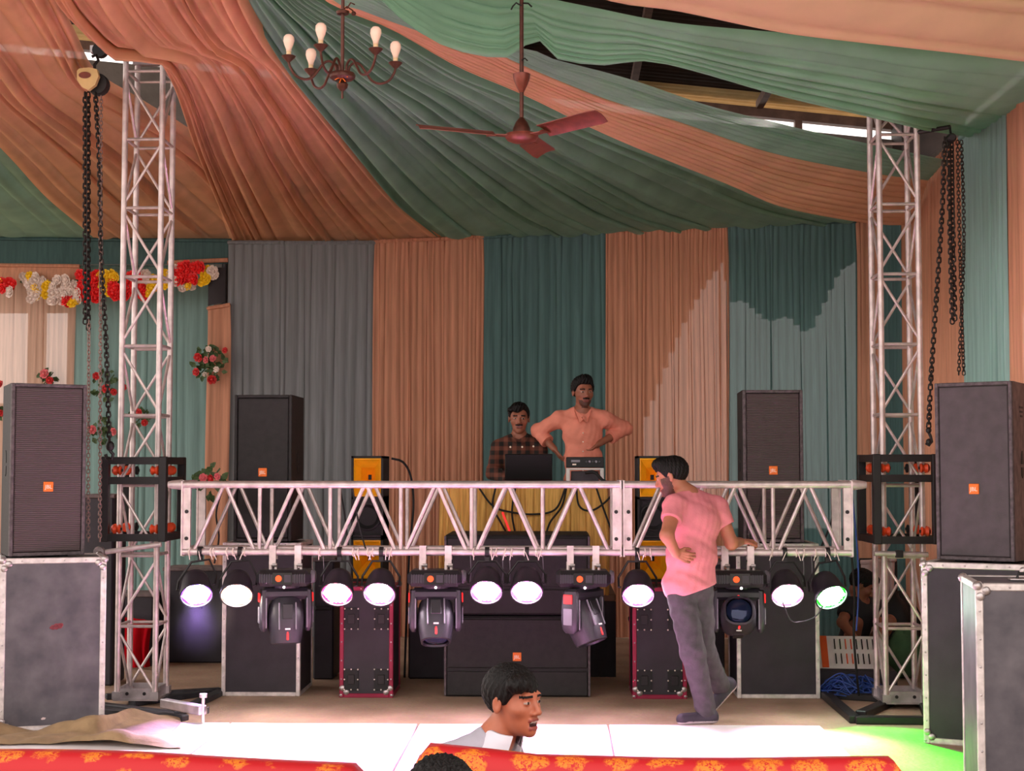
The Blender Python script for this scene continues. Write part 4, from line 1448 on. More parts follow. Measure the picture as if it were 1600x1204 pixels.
for (px, lbn) in ((574, 'left'), (1021, 'right')):
    x = W(px, 712, 11.75).x
    zt = W(px, 712, 11.75).z
    t = thing('crate', 'low black crate under the %s yellow-horn column' % lbn, 'crate', (x, 11.95, 0), 0, 'low crates')
    zc = zt - 1.25
    MB().bbox((0, 0, zc / 2), (0.34, 0.44, zc), 0.01).build('shell', 'spk_box', t)
    MB().bbox((0, 0, zc - 0.02), (0.36, 0.46, 0.03), 0.006).build('lid', 'spk_edge', t)
    horn_speaker('lower yellow-horn speaker of the %s column, seen under the truss' % lbn, x, 11.75, zc + 0.005)
    horn_speaker('upper yellow-horn speaker of the %s column, rising above the truss' % lbn, x, 11.75, zc + 0.63)

# ================================================================== DJ platform, desk and gear
t = thing('stage_platform', 'low black-skirted platform carrying the desk and both men', 'platform', (W(815, 900, 12.2).x, 13.0, 0))
px0 = W(692, 900, 12.2).x; px1 = W(962, 900, 12.2).x
MB().bbox(((px0 + px1) / 2, 13.0, 0.62), (px1 - px0, 1.6, 0.06), 0.01).build('deck', 'wood', t, world=True)
mb = MB(); rows = []
for j in range(4):
    z = 0.59 * (1 - j / 3)
    rows.append([(px0 + (px1 - px0) * i / 90, 12.205 - 0.015 * abs(math.sin(i * 0.7)) * (0.4 + j / 4), z + 0.002) for i in range(91)])
mb.grid(rows).build('skirt', 'trouser_dark', t, world=True, smooth='all')
for sx in (px0 + 0.1, px1 - 0.1):
    for y in (12.4, 13.6):
        MB().box((sx, y, 0.295), (0.06, 0.06, 0.59)).build('leg', 'black_steel', t, world=True)

ZD = W(815, 754, 12.1).z
t = thing('desk', 'narrow desk hung with pleated golden satin behind the truss', 'table', (W(820, 800, 12.3).x, 12.4, 0.65))
dx0 = W(688, 800, 12.25).x; dx1 = W(950, 800, 12.25).x
MB().bbox(((dx0 + dx1) / 2, 12.5, ZD - 0.02), (dx1 - dx0, 0.5, 0.035), 0.006).build('top', 'red_cloth', t, world=True)
mb = MB(); rows = []
pl = Pleats(26, random.Random(4)); sm = pl.samples(6)
for j in range(8):
    v = j / 7
    rows.append([(dx0 + (dx1 - dx0) * s + (0.5 - s) * 0.0 + 0.01 * math.sin(pl.ph[i] + 3 * v), 12.24 - 0.035 * pl.h(i, u) * (0.6 + v * 0.8) - 0.03 * v, ZD - 0.02 + (0.66 - ZD) * v) for (s, i, u) in sm])
mb.grid(rows).build('skirt', 'gold_satin', t, world=True, smooth='all')
for sx in (dx0 + 0.06, dx1 - 0.06):
    for y in (12.32, 12.7):
        MB().box((sx, y, (0.65 + ZD - 0.04) / 2), (0.04, 0.04, ZD - 0.04 - 0.65)).build('leg', 'black_steel', t, world=True)

# laptop, lid towards us
a = W(826, 752, 12.32)
t = thing('laptop', 'open black laptop in front of the man in the plaid shirt', 'laptop', (a.x, 12.32, ZD), 0.0)
MB().bbox((0, 0.16, 0.012), (0.36, 0.25, 0.022), 0.004).build('keyboard_base', 'black', t)
q = Matrix.Rotation(0.18, 3, 'X')
MB().bbox(V(0, 0.015, 0.02) + q @ V(0, 0, 0.105), (0.38, 0.014, 0.215), 0.004, q).build('lid', 'black_gloss', t)
MB().cyl((-0.12, 0.03, 0.02), (0.12, 0.03, 0.02), 0.009, n=8).build('hinge', 'black_steel', t, smooth=True)
# amplifier on a white stand
a = W(914, 752, 12.3)
t = thing('equipment_stand', 'small white metal stand under the black mixer', 'stand', (a.x, 12.36, ZD), 0)
mb = MB()
for sx in (-1, 1):
    mb = MB().bbox((sx * 0.135, 0, 0.055), (0.03, 0.2, 0.11), 0.004); mb.build('side_plate', 'white_paint', t)
MB().bbox((0, 0, 0.108), (0.30, 0.2, 0.016), 0.004).build('shelf', 'white_paint', t)
MB().bbox((0, 0.02, 0.05), (0.22, 0.16, 0.085), 0.004).build('drawer', 'case_dark', t)
t = thing('mixer', 'black rack mixer lying on the white stand', 'mixer', (a.x, 12.36, ZD + 0.117), 0)
MB().bbox((0, 0, 0.045), (0.30, 0.2, 0.085), 0.005).build('chassis', 'black', t)
for k in range(5):
    MB().lathe([(0, 0), (0.011, 0), (0.009, 0.014), (0, 0.014)], (0.01 + 0.026 * k, -0.10, 0.05), (0, -1, 0), 10).build('knob', 'mh_silver' if k % 2 else 'mh_grey', t)
MB().box((-0.075, -0.101, 0.055), (0.07, 0.004, 0.018)).build('display', 'mh_silver', t)
MB().box((-0.085, -0.101, 0.028), (0.03, 0.004, 0.012)).build('button', 'badge_white', t)


# ------------------------------------------------------------------ loose cables
def cable(pts, r, mat, label, group):
    p = catmull(pts, 8 * len(pts))
    o = MB().tube(p, r, 6).build('cable', mat, None, smooth='all')
    return tag(o, label, 'cable', group)


GC = 'loose black cables behind the truss'
LC = 'thin black cable drooping from the desk behind the truss'
yc = 12.18
CL = ('black cable sagging in a wide loop across the golden desk skirt', 'black cable in a deep loop under the mixer stand', 'thin black cable dropping below the laptop, left of the red cable', 'thin black cable hanging straight down just right of the red cable', 'black cable dropping from the desk left of the mixer', 'black cable at the right end of the golden desk skirt')
for ci, pts in enumerate(([(745, 757), (770, 790), (800, 800), (835, 803), (868, 795), (885, 758)],
            [(900, 757), (905, 790), (925, 797), (950, 780), (965, 757)],
            [(775, 758), (770, 790), (782, 815), (795, 838)], [(806, 758), (800, 800), (806, 838)],
            [(886, 757), (878, 790), (860, 815), (852, 838)], [(930, 757), (945, 800), (958, 835)])):
    cable([W(x, y, yc - 0.01 * (k % 3)) for k, (x, y) in enumerate(pts)], 0.008, 'rubber', CL[ci], GC)
cable([W(785, 800, 12.1), W(792, 818, 12.08), W(802, 842, 12.07), W(812, 850, 12.09)], 0.009, 'mh_red', 'red cable in front of the golden desk skirt', None)
cable([W(915, 738, 12.2), W(930, 738, 12.15), W(945, 752, 12.12), W(975, 757, 12.1), W(985, 780, 12.1)], 0.014, 'rubber', 'thick black cable hanging off the mixer stand', None)
cable([W(612, 716, 11.9), W(630, 722, 11.95), W(642, 745, 12.0), W(646, 790, 12.0), W(640, 860, 11.95), W(636, 940, 11.95), W(632, 1058, 11.98)], 0.009, 'rubber', 'black cable bundle leaving the left yellow-horn column', None)
cable([W(530, 755, 10.77), W(538, 800, 10.77), W(544, 850, 10.77), W(548, 880, 10.78)], 0.006, 'rubber', 'thin black cable hanging inside the truss left of the yellow horn', None)
cable([W(550, 757, 10.34), W(560, 815, 10.36), W(572, 860, 10.34)], 0.006, 'rubber', 'thin black cable crossing the truss before the yellow horn', None)
cable([W(350, 757, 10.77), W(338, 800, 10.78), W(342, 840, 10.78), W(335, 880, 10.76)], 0.007, 'rubber', 'black cable loop at the left end of the truss', None)
cable([W(1310, 757, 10.77), W(1300, 810, 10.78), W(1285, 850, 10.78), W(1270, 880, 10.76)], 0.007, 'rubber', 'black cable at the right end of the truss', None)
cable([W(1194, 757, 10.77), W(1185, 800, 10.78), W(1175, 825, 10.78), W(1170, 853, 10.77)], 0.005, 'rubber', 'thin black cable above the hand on the truss', None)
cable([W(1330, 858, 10.74), W(1335, 930, 10.75), W(1334, 990, 10.8), W(1338, 1045, 10.85), W(1342, 1086, 10.95)], 0.008, 'rubber', 'black cable dropping from the truss end beside the mixing console', None)
cable([W(1330, 758, 10.76), W(1340, 865, 10.76), W(1341, 930, 10.76), W(1338, 985, 10.76)], 0.006, 'blue_cable', 'blue-grey cable dropping from the right end of the truss', None)
cable([W(1222, 938, 10.2), W(1235, 968, 10.25), W(1252, 971, 10.25), W(1275, 962, 10.25), W(1290, 938, 10.2)], 0.005, 'mh_grey', 'grey cable looped between the last two par lamps', None)
for k, (x, m_) in enumerate(((735, 'left of the left middle par lamp'), (785, 'right of the left middle par lamp'), (796, 'left of the par lamp above the boy'), (848, 'right of the par lamp above the boy'), (505, 'left of the pink par lamp with a red rim'), (1203, 'left of the par lamp next to the green one'), (1255, 'right of the par lamp next to the green one'), (1268, 'left of the green par lamp'))):
    cable([W(x, 868, 10.3), W(x + 1, 890, 10.31), W(x, 908, 10.32)], 0.003, 'mh_silver', 'thin safety wire hanging ' + m_, 'safety wires under the truss')

# ------------------------------------------------------------------ things in the back corners
# mixing console in the open case on the right
g = W(1330, 1035, 11.6)
t = thing('mixing_console', 'pale mixing console with orange stripe on a dark case behind the right tower', 'mixer', (g.x, 11.6, 0.0), -0.08)
MB().bbox((0, 0.05, 0.08), (0.62, 0.5, 0.16), 0.01).build('case', 'case_dark', t)
q = Matrix.Rotation(0.75, 3, 'X')
MB().bbox((0, -0.02, 0.25), (0.52, 0.34, 0.06), 0.008, q).build('chassis', 'black_steel', t)
MB().bbox(V(0, -0.02, 0.25) + q @ V(0, 0, 0.033), (0.50, 0.31, 0.01), 0.002, q).build('faceplate', 'white_paint', t)
MB().box(V(-0.2, -0.02, 0.25) + q @ V(0, 0, 0.040), (0.05, 0.30, 0.006), q).build('stripe', 'orange_paint', t)
for k in range(9):
    for r_ in range(2):
        MB().box(V(-0.12 + 0.04 * k, -0.02, 0.25) + q @ V(0, -0.07 + 0.14 * r_, 0.045), (0.008, 0.09, 0.012), q).build('fader', 'orange_paint' if k in (2, 3) else 'black_steel', t)
# blue cable heap
rb = random.Random(8)
g0 = G(1328, 1090)
pts = []
for k in range(150):
    a_ = k * 0.85 + rb.random()
    rr = 0.05 + 0.13 * rb.random()
    pts.append(V(g0[0] + rr * 1.35 * math.cos(a_), g0[1] + 0.02 + rr * 0.8 * math.sin(a_), 0.02 + 0.22 * rb.random() * (1 - rr / 0.24)))
o = MB().tube(catmull(pts, 900), 0.0055, 5).build('cable_heap', 'blue_cable', None, smooth='all')
tag(o, 'tangled heap of blue cable on the ground by the right tower', 'cable')
# sacks and bundles


def lump(name, label, cat, c, r, mat, seed, group=None):
    rr = random.Random(seed)
    mb = MB(); n, m = 22, 14; rows = []
    ph = [rr.random() * 6 for _ in range(6)]
    for i in range(m + 1):
        p = PI * i / m
        row = []
        for k in range(n):
            th = 2 * PI * k / n
            s = 1 + 0.10 * math.sin(3 * th + ph[0] + 2 * p) + 0.08 * math.sin(5 * th + ph[1] - 3 * p) + 0.05 * math.sin(9 * th + ph[2]) * math.sin(p)
            row.append((c[0] + r[0] * s * math.sin(p) * math.cos(th), c[1] + r[1] * s * math.sin(p) * math.sin(th), max(0.004, c[2] + r[2] * (math.cos(p)) * (1 + 0.1 * math.sin(ph[3] + 2 * th)))))
        rows.append(row)
    o = mb.grid(rows, True).build(name, mat, None, smooth='all')
    return tag(o, label, cat, group)


g0 = W(1412, 1050, 12.2); lump('cloth_sack', 'crumpled green cloth sack seen through the right tower', 'sack', (g0.x, 12.2, 0.18), (0.14, 0.14, 0.19), 'green_cloth', 1)
g0 = W(1412, 1000, 12.6); lump('bag', 'round black bag seen through the right tower', 'bag', (g0.x, 12.75, 0.30), (0.17, 0.15, 0.31), 'black', 2)
g0 = W(1376, 940, 13.4)
drape('hanging_cloth', 'pale pinkish cloth hanging behind the crouching person', 'pale_cloth', (W(1345, 900, 13.4).x, 13.4), (W(1398, 900, 13.4).x, 13.4), (W(1370, 878, 13.4).z, W(1370, 874, 13.4).z), 0.02, (0, -1), 4, 0.05, rd, None, 'cloth')
t = thing('clothes_rail', 'low dark rail holding the pale cloth behind the right tower', 'rail', (g0.x, 13.42, 0))
zr = W(1370, 874, 13.4).z
for x in (W(1343, 900, 13.42).x, W(1400, 900, 13.42).x):
    MB().cyl((x, 13.42, 0), (x, 13.42, zr), 0.012, n=8).build('post', 'black_steel', t, world=True, smooth=True)
MB().cyl((W(1343, 900, 13.42).x, 13.42, zr), (W(1400, 900, 13.42).x, 13.42, zr), 0.012, n=8).build('bar', 'black_steel', t, world=True, smooth=True)
# left rear: red cloth, dark boxes, the plain one added to darken a gap
drape('red_drape', 'bright red satin cloth hanging behind the foot of the left tower', 'red_cloth', (W(150, 960, 12.6).x, 12.6), (W(236, 960, 12.6).x, 12.6), (W(180, 962, 12.6).z, W(230, 972, 12.6).z), 0.02, (0, -1), 6, 0.07, rd, None, 'cloth')
for (px, Y, w, h, lb) in ((192, 12.75, 0.5, 0.58, 'black box behind the red cloth'), (305, 13.0, 0.55, 0.78, 'dark plain box in shadow left of the rear flight case'), (150, 11.6, 0.24, 1.42, 'tall black cabinet between the left front case and the tower'), (668, 12.05, 0.30, 0.5, 'low black box between the rack case and the bass cabinets'), (1098, 12.0, 0.34, 0.9, 'black box behind the moving head beside the man in pink'), (505, 12.0, 0.16, 0.92, 'narrow black box between the rear case and the rack case')   ):
    x = W(px, 1000, Y).x
    t = thing('equipment_box', lb, 'box', (x, Y, 0), 0, 'plain black boxes between the stacks')
    MB().bbox((0, 0.18, h / 2), (w, 0.36, h), 0.012).build('shell', 'case_dark', t)
    MB().bbox((0, 0.18, h + 0.006), (w + 0.02, 0.38, 0.03), 0.006).build('lid', 'spk_box_worn', t)
    MB().bbox((0, -0.006, h * 0.6), (0.12, 0.014, 0.03), 0.004).build('handle', 'black_steel', t)

# tarpaulin rumpled on the ground at the left
mb = MB(); rows = []
rr = random.Random(9)
for j in range(26):
    v = j / 25
    row = []
    for i in range(60):
        u = i / 59
        k_ = min(1, max(0, (u - 0.60) / 0.2)); pt_ = 1151 - 32 * k_ * k_ * (3 - 2 * k_)
        x0_, y0_ = G(-60 + 335 * u, pt_ + (1172 - pt_) * v - 3 * math.sin(5 * u))
        hgt = 0.012 + 0.15 * max(0, math.sin(PI * v * 2.0 + 2.2 * u)) ** 1.5 * (0.5 + 0.5 * math.sin(9 * u + 2)) * (1 - 0.4 * u) + 0.02 * abs(math.sin(17 * u + 6 * v))
        hgt *= min(1, 6 * v + 0.3, 6 * (1 - v) + 0.3, 8 * (1 - u) + 0.2)
        row.append((x0_ + 0.03 * math.sin(8 * v), y0_, hgt + 0.02))
    rows.append(row)
o = mb.grid(rows).build('tarpaulin', 'tarp', None, smooth='all')
tag(o, 'rumpled khaki tarpaulin on the ground before the left case', 'tarpaulin')


# ================================================================== flowers
def bloom_mesh(name, mat, r, seed, layers=3, pet=7):
    rr = random.Random(seed); mb = MB()
    for L in range(layers):
        el = 0.15 + 1.1 * L / layers
        rad = r * (1 - 0.22 * L)
        for k in range(pet - L):
            th = 2 * PI * (k + 0.5 * L) / (pet - L) + rr.random() * 0.3
            d = V(math.cos(th) * math.cos(el), -math.sin(el), math.sin(th) * math.cos(el))
            s = V(-math.sin(th), 0, math.cos(th))
            up = d.cross(s)
            w = r * 0.42
            b = d * rad * 0.25
            mb.add([b, b + d * rad * 0.4 + s * w, b + d * rad * 0.75 + s * w * 0.6 + up * r * 0.12, b + d * rad * 0.78 - s * w * 0.6 + up * r * 0.12, b + d * rad * 0.4 - s * w, b + d * rad * 0.5 + up * r * 0.16],
                   [(0, 1, 5), (1, 2, 5), (2, 3, 5), (3, 4, 5), (4, 0, 5)])
    mb.ball((0, -r * 0.25, 0), (r * 0.4, r * 0.4, r * 0.4), 7, 5)
    return mb.mesh(name, mat, 'all')


BLOOM = {c: [bloom_mesh('bloom', c, 0.052, k) for k in range(3)] for c in ('fl_red', 'fl_white', 'fl_yellow', 'rose_red', 'rose_pink')}
rf = random.Random(14)
YG = 14.93


def garland(label, px0, px1, spec, group):
    c = W((px0 + px1) / 2, 440, YG)
    t = thing('flower_garland', label, 'garland', c, 0, group)
    MB().tube([W(px0, 440, YG + 0.05) - c, W((px0 + px1) / 2, 443, YG + 0.05) - c, W(px1, 438, YG + 0.05) - c], 0.012, 6).build('string', 'leaf', t)
    for (x, y, col, s) in spec:
        p = W(x, y, YG - 0.03 * rf.random()) - c
        o = link('blossom', rf.choice(BLOOM[col]), t, p, (rf.uniform(-.4, .4), rf.uniform(0, 6.28), rf.uniform(-.4, .4)))
        o.scale = (s, s, s)
    return t


R_, W_, Y_ = 'fl_red', 'fl_white', 'fl_yellow'


def scatter(x0, x1, y0, y1, n, col, s=1.0):
    return [(rf.uniform(x0, x1), rf.uniform(y0, y1), col, s * rf.uniform(0.8, 1.15)) for _ in range(n)]


garland('red blossoms at the left picture edge of the flower row', -5, 24, scatter(0, 22, 438, 456, 8, R_) + scatter(14, 22, 450, 458, 2, W_) + [(0, 441, Y_, .8)], 'flower garlands over the bay')
garland('white and yellow blossom crescents over the peach curtain', 32, 124,
        [(36 + 14 * math.sin(k * 0.3), 432 + k * 5, W_, 0.9) for k in range(8)] + [(47 + 3 * k * (k > 2) * 0.7, 430 + k * 5.5, Y_, .85) for k in range(7)] + scatter(52, 68, 430, 462, 12, W_) + scatter(68, 84, 437, 462, 7, Y_) + scatter(80, 124, 432, 470, 20, W_) + scatter(100, 110, 465, 474, 4, R_) + scatter(112, 120, 468, 474, 2, Y_), 'flower garlands over the bay')
garland('red and yellow blossoms between the chains and the left tower', 122, 182, scatter(124, 152, 426, 466, 26, R_, 1.05) + scatter(154, 180, 424, 460, 17, Y_), 'flower garlands over the bay')
garland('red blossoms threaded behind the left tower', 180, 260, scatter(172, 228, 426, 466, 30, R_, 1.05) + scatter(226, 236, 424, 440, 4, W_) + scatter(230, 240, 435, 460, 6, Y_) + scatter(244, 258, 424, 450, 5, Y_), 'flower garlands over the bay')
garland('big red blossom cluster at the right end of the flower row', 262, 344, scatter(276, 312, 414, 444, 22, R_, 1.15) + scatter(266, 280, 416, 448, 9, W_) + scatter(284, 308, 446, 452, 4, W_) + [(294, 447, Y_, .9)] + scatter(314, 326, 420, 442, 7, Y_) + scatter(328, 340, 420, 432, 5, W_), 'flower garlands over the bay')


def leaf_mesh(k):
    mb = MB(); l, w = 0.085, 0.028
    mb.add([(0, 0, 0), (w, -0.01, l * 0.4), (0, 0.006, l * 0.45), (-w, -0.01, l * 0.4), (w * 0.5, -0.02, l * 0.8), (0, -0.012, l), (-w * 0.5, -0.02, l * 0.8)], [(0, 1, 2), (0, 2, 3), (1, 4, 2), (4, 5, 2), (2, 5, 6), (2, 6, 3)])
    return mb.mesh('leaf', 'leaf', 'all')


LEAF = leaf_mesh(0)


def spray(label, px, py, Y, flowers, nleaf, rad):
    c = W(px, py, Y)
    t = thing('flower_spray', label, 'flowers', c, 0, 'artificial rose sprays')
    MB().tube([V(-rad * .6, 0.02, -rad * 0.6), V(0, 0, 0), V(rad * .5, 0.01, rad * 0.7)], 0.006, 5).build('stem', 'leaf', t)
    for k in range(nleaf):
        a = rf.uniform(0, 6.28); r = rad * math.sqrt(rf.random()) * 0.9
        o = link('leaf', LEAF, t, (r * math.cos(a), rf.uniform(-0.04, 0.02), r * math.sin(a)), (rf.uniform(-.5, .5), rf.uniform(0, 6.28), rf.uniform(-.6, .6)))
        s = rf.uniform(0.6, 1.1); o.scale = (s, s, s)
    for (x, y, col, s) in flowers:
        p = W(x, y, Y - 0.05) - c
        o = link('blossom', rf.choice(BLOOM[col]), t, p, (rf.uniform(-.4, .4), rf.uniform(0, 6.28), rf.uniform(-.4, .4)))
        o.scale = (s, s, s)
    return t


RR, RP = 'rose_red', 'rose_pink'
spray('full rose spray with many leaves on the narrow peach cloth', 330, 566, 14.85, [(310, 558, RR, .9), (307, 581, RR, .8), (331, 593, RR, .9), (326, 545, W_, .6), (333, 560, RP, .7), (352, 547, RR, .6), (322, 562, RP, .7), (338, 577, W_, .6), (320, 585, W_, .5)], 60, 0.17)
spray('red roses beside the load chain above the lifting frame', 165, 603, 15.44, [(151, 587, RR, .8), (166, 607, RR, .9), (178, 612, RR, .7), (192, 605, RR, .8)], 26, 0.17)
spray('orange-pink rose with dark leaves just above the left hook', 162, 676, 15.44, [(144, 671, RP, .9), (178, 674, RP, .8)], 22, 0.15)
spray('pink rose standing above the left front loudspeaker', 75, 592, 15.44, [(70, 584, RP, 1.0), (78, 594, RR, .8)], 16, 0.10)
spray('red rose seen through the left tower', 222, 650, 15.44, [(216, 645, RR, .9), (226, 660, RR, .7)], 16, 0.10)
spray('dull roses lying along the left end of the truss top', 330, 750, 10.74, [(318, 746, RP, .6), (330, 747, RR, .6), (340, 744, RP, .5)], 22, 0.12)
spray('red rose at the left picture edge beside the loudspeaker', 2, 640, 15.44, [(2, 600, RR, .8), (1, 645, RR, .7)], 8, 0.1)


# ================================================================== chandelier and fan
YC = 7.57
c = W(535, 118, YC)
t = thing('chandelier', 'brown five-armed chandelier with white bulbs under the green swag', 'chandelier', c)
MB().lathe([(0.0, 0.022), (0.03, 0.02), (0.06, 0.012), (0.066, 0.0), (0.064, -0.012), (0.05, -0.022), (0.0, -0.024)], (0, 0, 0), (0, 0, 1), 24).build('plate', 'brown_metal', t, smooth=True)
MB().cyl((0, 0, 0.02), (0, 0, 0.62), 0.009, n=10).build('pole', 'brown_metal', t, smooth=True)
MB().lathe([(0.0, 0.315), (0.03, 0.312), (0.034, 0.325), (0.012, 0.335), (0, 0.335)], (0, 0, 0), (0, 0, 1), 16).build('collar', 'brown_metal', t, smooth=True)
MB().lathe([(0.008, -0.02), (0.03, -0.045), (0.026, -0.062), (0.012, -0.075), (0.006, -0.08), (0.006, -0.115), (0, -0.12)], (0, 0, 0), (0, 0, 1), 14).build('finial', 'brown_metal', t, smooth=True)
mb = MB()
for k in range(14):
    a = k * 0.9; mb.tube([(0, -0.03, -0.02), (0.018 * math.cos(a), -0.04, -0.015 + 0.018 * math.sin(a)), (0.034 * math.cos(a), -0.05, -0.02 + 0.03 * math.sin(a))], 0.0025, 4)
o = mb.build('tinsel', 'badge_orange', t); o['kind'] = 'stuff'
mb = MB().tube([(0, 0, 0.33), (0.02, 0, 0.35), (0.05, 0, 0.33), (0.055, 0, 0.31)], 0.004, 5).tube([(0.02, 0, 0.34), (0.04, 0, 0.37), (0.06, 0, 0.36)], 0.004, 5).ball((0.055, 0, 0.315), 0.012)
mb.build('wire', 'brown_metal', t)
for ang in (165, 105, 45, -15, 225):
    a = math.radians(ang)
    e = V(math.cos(a), -math.sin(a), 0)      # positive angle is towards the camera
    prof = [(0.03, 0.01), (0.035, 0.045), (0.06, 0.068), (0.09, 0.06), (0.12, 0.02), (0.15, -0.018), (0.19, -0.03), (0.235, -0.012), (0.262, 0.03), (0.268, 0.055)]
    arm = MB().tube(catmull([e * r + V(0, 0, z) for r, z in prof], 36), 0.0065, 8).build('arm', 'brown_metal', t, smooth='all')
    tip = e * 0.268 + V(0, 0, 0.055)
    MB().lathe([(0.006, -0.005), (0.03, 0.018), (0.036, 0.026), (0.033, 0.028), (0.01, 0.022), (0, 0.022)], tip, (0, 0, 1), 14).build('cup', 'brown_metal', arm, smooth=True)
    MB().lathe([(0.012, 0.02), (0.012, 0.05), (0.013, 0.052)], tip, (0, 0, 1), 12).build('lamp_holder', 'bulb_neck', arm, smooth=True)
    MB().lathe([(0.013, 0.05), (0.014, 0.062), (0.023, 0.085), (0.028, 0.104), (0.026, 0.122), (0.016, 0.134), (0.0, 0.138)], tip, (0, 0, 1), 14).build('bulb', 'bulb', arm, smooth='all')

YN = 8.75
c = W(815, 213, YN)
t = thing('ceiling_fan', 'dark red-brown three-bladed ceiling fan on a long rod', 'fan', c)
MB().lathe([(0.0, -0.04), (0.05, -0.036), (0.085, -0.022), (0.098, -0.002), (0.094, 0.012), (0.06, 0.02), (0, 0.02)], (0, 0, 0), (0, 0, 1), 28).build('motor', 'fan_brown', t, smooth=True)
MB().lathe([(0.052, 0.018), (0.05, 0.045), (0.035, 0.08), (0.016, 0.105), (0.012, 0.11), (0, 0.11)], (0, 0, 0), (0, 0, 1), 20).build('lower_cup', 'brown_metal', t, smooth=True)
MB().cyl((0, 0, 0.1), (0, 0, 1.25), 0.0125, n=12).build('rod', 'brown_metal', t, smooth=True)
MB().lathe([(0.013, 0.255), (0.03, 0.29), (0.046, 0.33), (0.051, 0.362), (0.047, 0.364), (0.012, 0.355)], (0, 0, 0), (0, 0, 1), 20).build('upper_cup', 'fan_brown', t, smooth=True)
mb = MB().tube([(0.0, -0.01, 0.76), (-0.03, -0.02, 0.775), (-0.05, -0.02, 0.755), (-0.06, -0.02, 0.735)], 0.005, 5).tube([(0.01, -0.01, 0.775), (0.04, -0.02, 0.77), (0.06, -0.02, 0.75)], 0.005, 5).tube([(0, -0.016, 0.44), (0.02, -0.02, 0.45), (0.035, -0.02, 0.435)], 0.004, 5)
mb.build('wire', 'black', t)
for ang in (163, 283, 43):
    a = math.radians(ang); e = V(math.cos(a), -math.sin(a), 0); s = V(-e.y, e.x, 0)
    mb = MB().prism([(0.07, -0.03), (0.16, -0.022), (0.20, -0.045), (0.20, 0.045), (0.16, 0.022), (0.07, 0.03)], V(0, 0, -0.004), e, s, (0, 0, 0.006))
    br = mb.build('blade_iron', 'fan_brown', t)
    mb = MB(); rows = []
    for k in range(9):
        r = 0.17 + 0.44 * k / 8; w = 0.056 + 0.012 * k / 8
        if k == 8:
            w *= 0.8
        z = 0.004 + 0.03 * (r - 0.17)
        rows.append([e * r + s * (w * u) + V(0, 0, z + 0.022 * u * -1 + 0.012 * (1 - u * u)) for u in (-1, -.6, 0, .6, 1)])
    up_ = [[p + V(0, 0, 0.004) for p in row] for row in rows]
    mb.grid(rows).grid(up_)
    for side in (0, 4):
        mb.grid([[r_[side] for r_ in rows], [r_[side] for r_ in up_]])
    mb.grid([rows[-1], up_[-1]])
    mb.build('blade', 'fan_brown', t, smooth=True)


# ================================================================== sofas in the front row
def sofa(label, x0, x1, Y, z, cut):
    cx = (x0 + x1) / 2; w = x1 - x0
    t = thing('sofa', label, 'sofa', (cx, Y, 0), 0, 'red brocade sofas in the front row')
    n = 40; rows = []
    # backrest, camera side at y = 0, slightly bulging top
    prof = [(0.0, 0.06), (-0.005, z * 0.5), (0.0, z - 0.05), (0.015, z - 0.012), (0.05, z), (0.12, z - 0.005), (0.16, z - 0.04), (0.17, z - 0.2), (0.19, 0.42), (0.19, 0.06)]
    for i in range(n + 1):
        u = i / n; x = -w / 2 + w * u
        e = min(1, min(u, 1 - u) * w / 0.06)
        dz = cut(u)
        rows.append([(x, y, (zz + dz * (zz / z) ** 3) if e >= 1 else min(zz + dz * (zz / z) ** 3, z - 0.05 + 0.05 * math.sqrt(max(0, 1 - (1 - e) ** 2)) + dz)) for y, zz in prof])
    mb = MB().grid(rows); m = len(prof)
    mb.add(rows[0], [tuple(range(m))]); mb.add(rows[-1], [tuple(range(m))[::-1]])
    mb.build('backrest', 'brocade', t, smooth='all')
    MB().bbox((0, 0.42, 0.22), (w - 0.04, 0.48, 0.30), 0.03).build('seat', 'brocade', t)
    nb = max(2, int(w / 0.6))
    for k in range(nb):
        MB().bbox((-w / 2 + 0.02 + (w - 0.04) * (k + 0.5) / nb, 0.42, 0.42), ((w - 0.06) / nb, 0.47, 0.11), 0.03).build('seat_cushion', 'brocade', t)
    for sx in (-1, 1):
        MB().bbox((sx * (w / 2 - 0.06), 0.41, 0.34), (0.12, 0.54, 0.56), 0.03).build('armrest', 'brocade', t)
        for y in (0.05, 0.62):
            MB().cyl((sx * (w / 2 - 0.08), y, 0), (sx * (w / 2 - 0.08), y, 0.08), 0.025, n=10).build('leg', 'wood', t)
    return t


YS1 = 4.4
a = W(-160, 1172, YS1); b = W(566, 1196, YS1)
sofa('red gold-patterned sofa back at the lower left', a.x, b.x, YS1, W(200, 1176, YS1).z - 0.012, lambda u: 0.006 * math.sin(6 * u) - 0.035 * max(0, u - 0.5) ** 1.3 * 2)
YS2 = 4.3
a = W(648, 1165, YS2); b = W(1422, 1190, YS2)
sofa('red gold-patterned sofa back in the lower middle', a.x, b.x, YS2, W(1000, 1190, YS2).z, lambda u: 0.038 * max(0, 1 - u * 4) + 0.004 * math.sin(8 * u))

# ================================================================== people: smooth distance fields turned into meshes
def A_(p):
    return np.array(p, dtype=np.float32)


def s_cone(P, a, b, r1, r2):
    ab = b - a
    t = np.clip(((P - a) @ ab) / float(ab @ ab + 1e-9), 0, 1)
    d = P - a - t[:, None] * ab
    return np.sqrt(np.einsum('ij,ij->i', d, d)) - (r1 + (r2 - r1) * t)


def s_ell(P, c, r, M=None):
    q = P - c
    if M is not None:
        q = q @ M
    q = q / r
    k0 = np.sqrt(np.einsum('ij,ij->i', q, q)) + 1e-9
    w = q / r
    k1 = np.sqrt(np.einsum('ij,ij->i', w, w)) + 1e-9
    return k0 * (k0 - 1) / k1


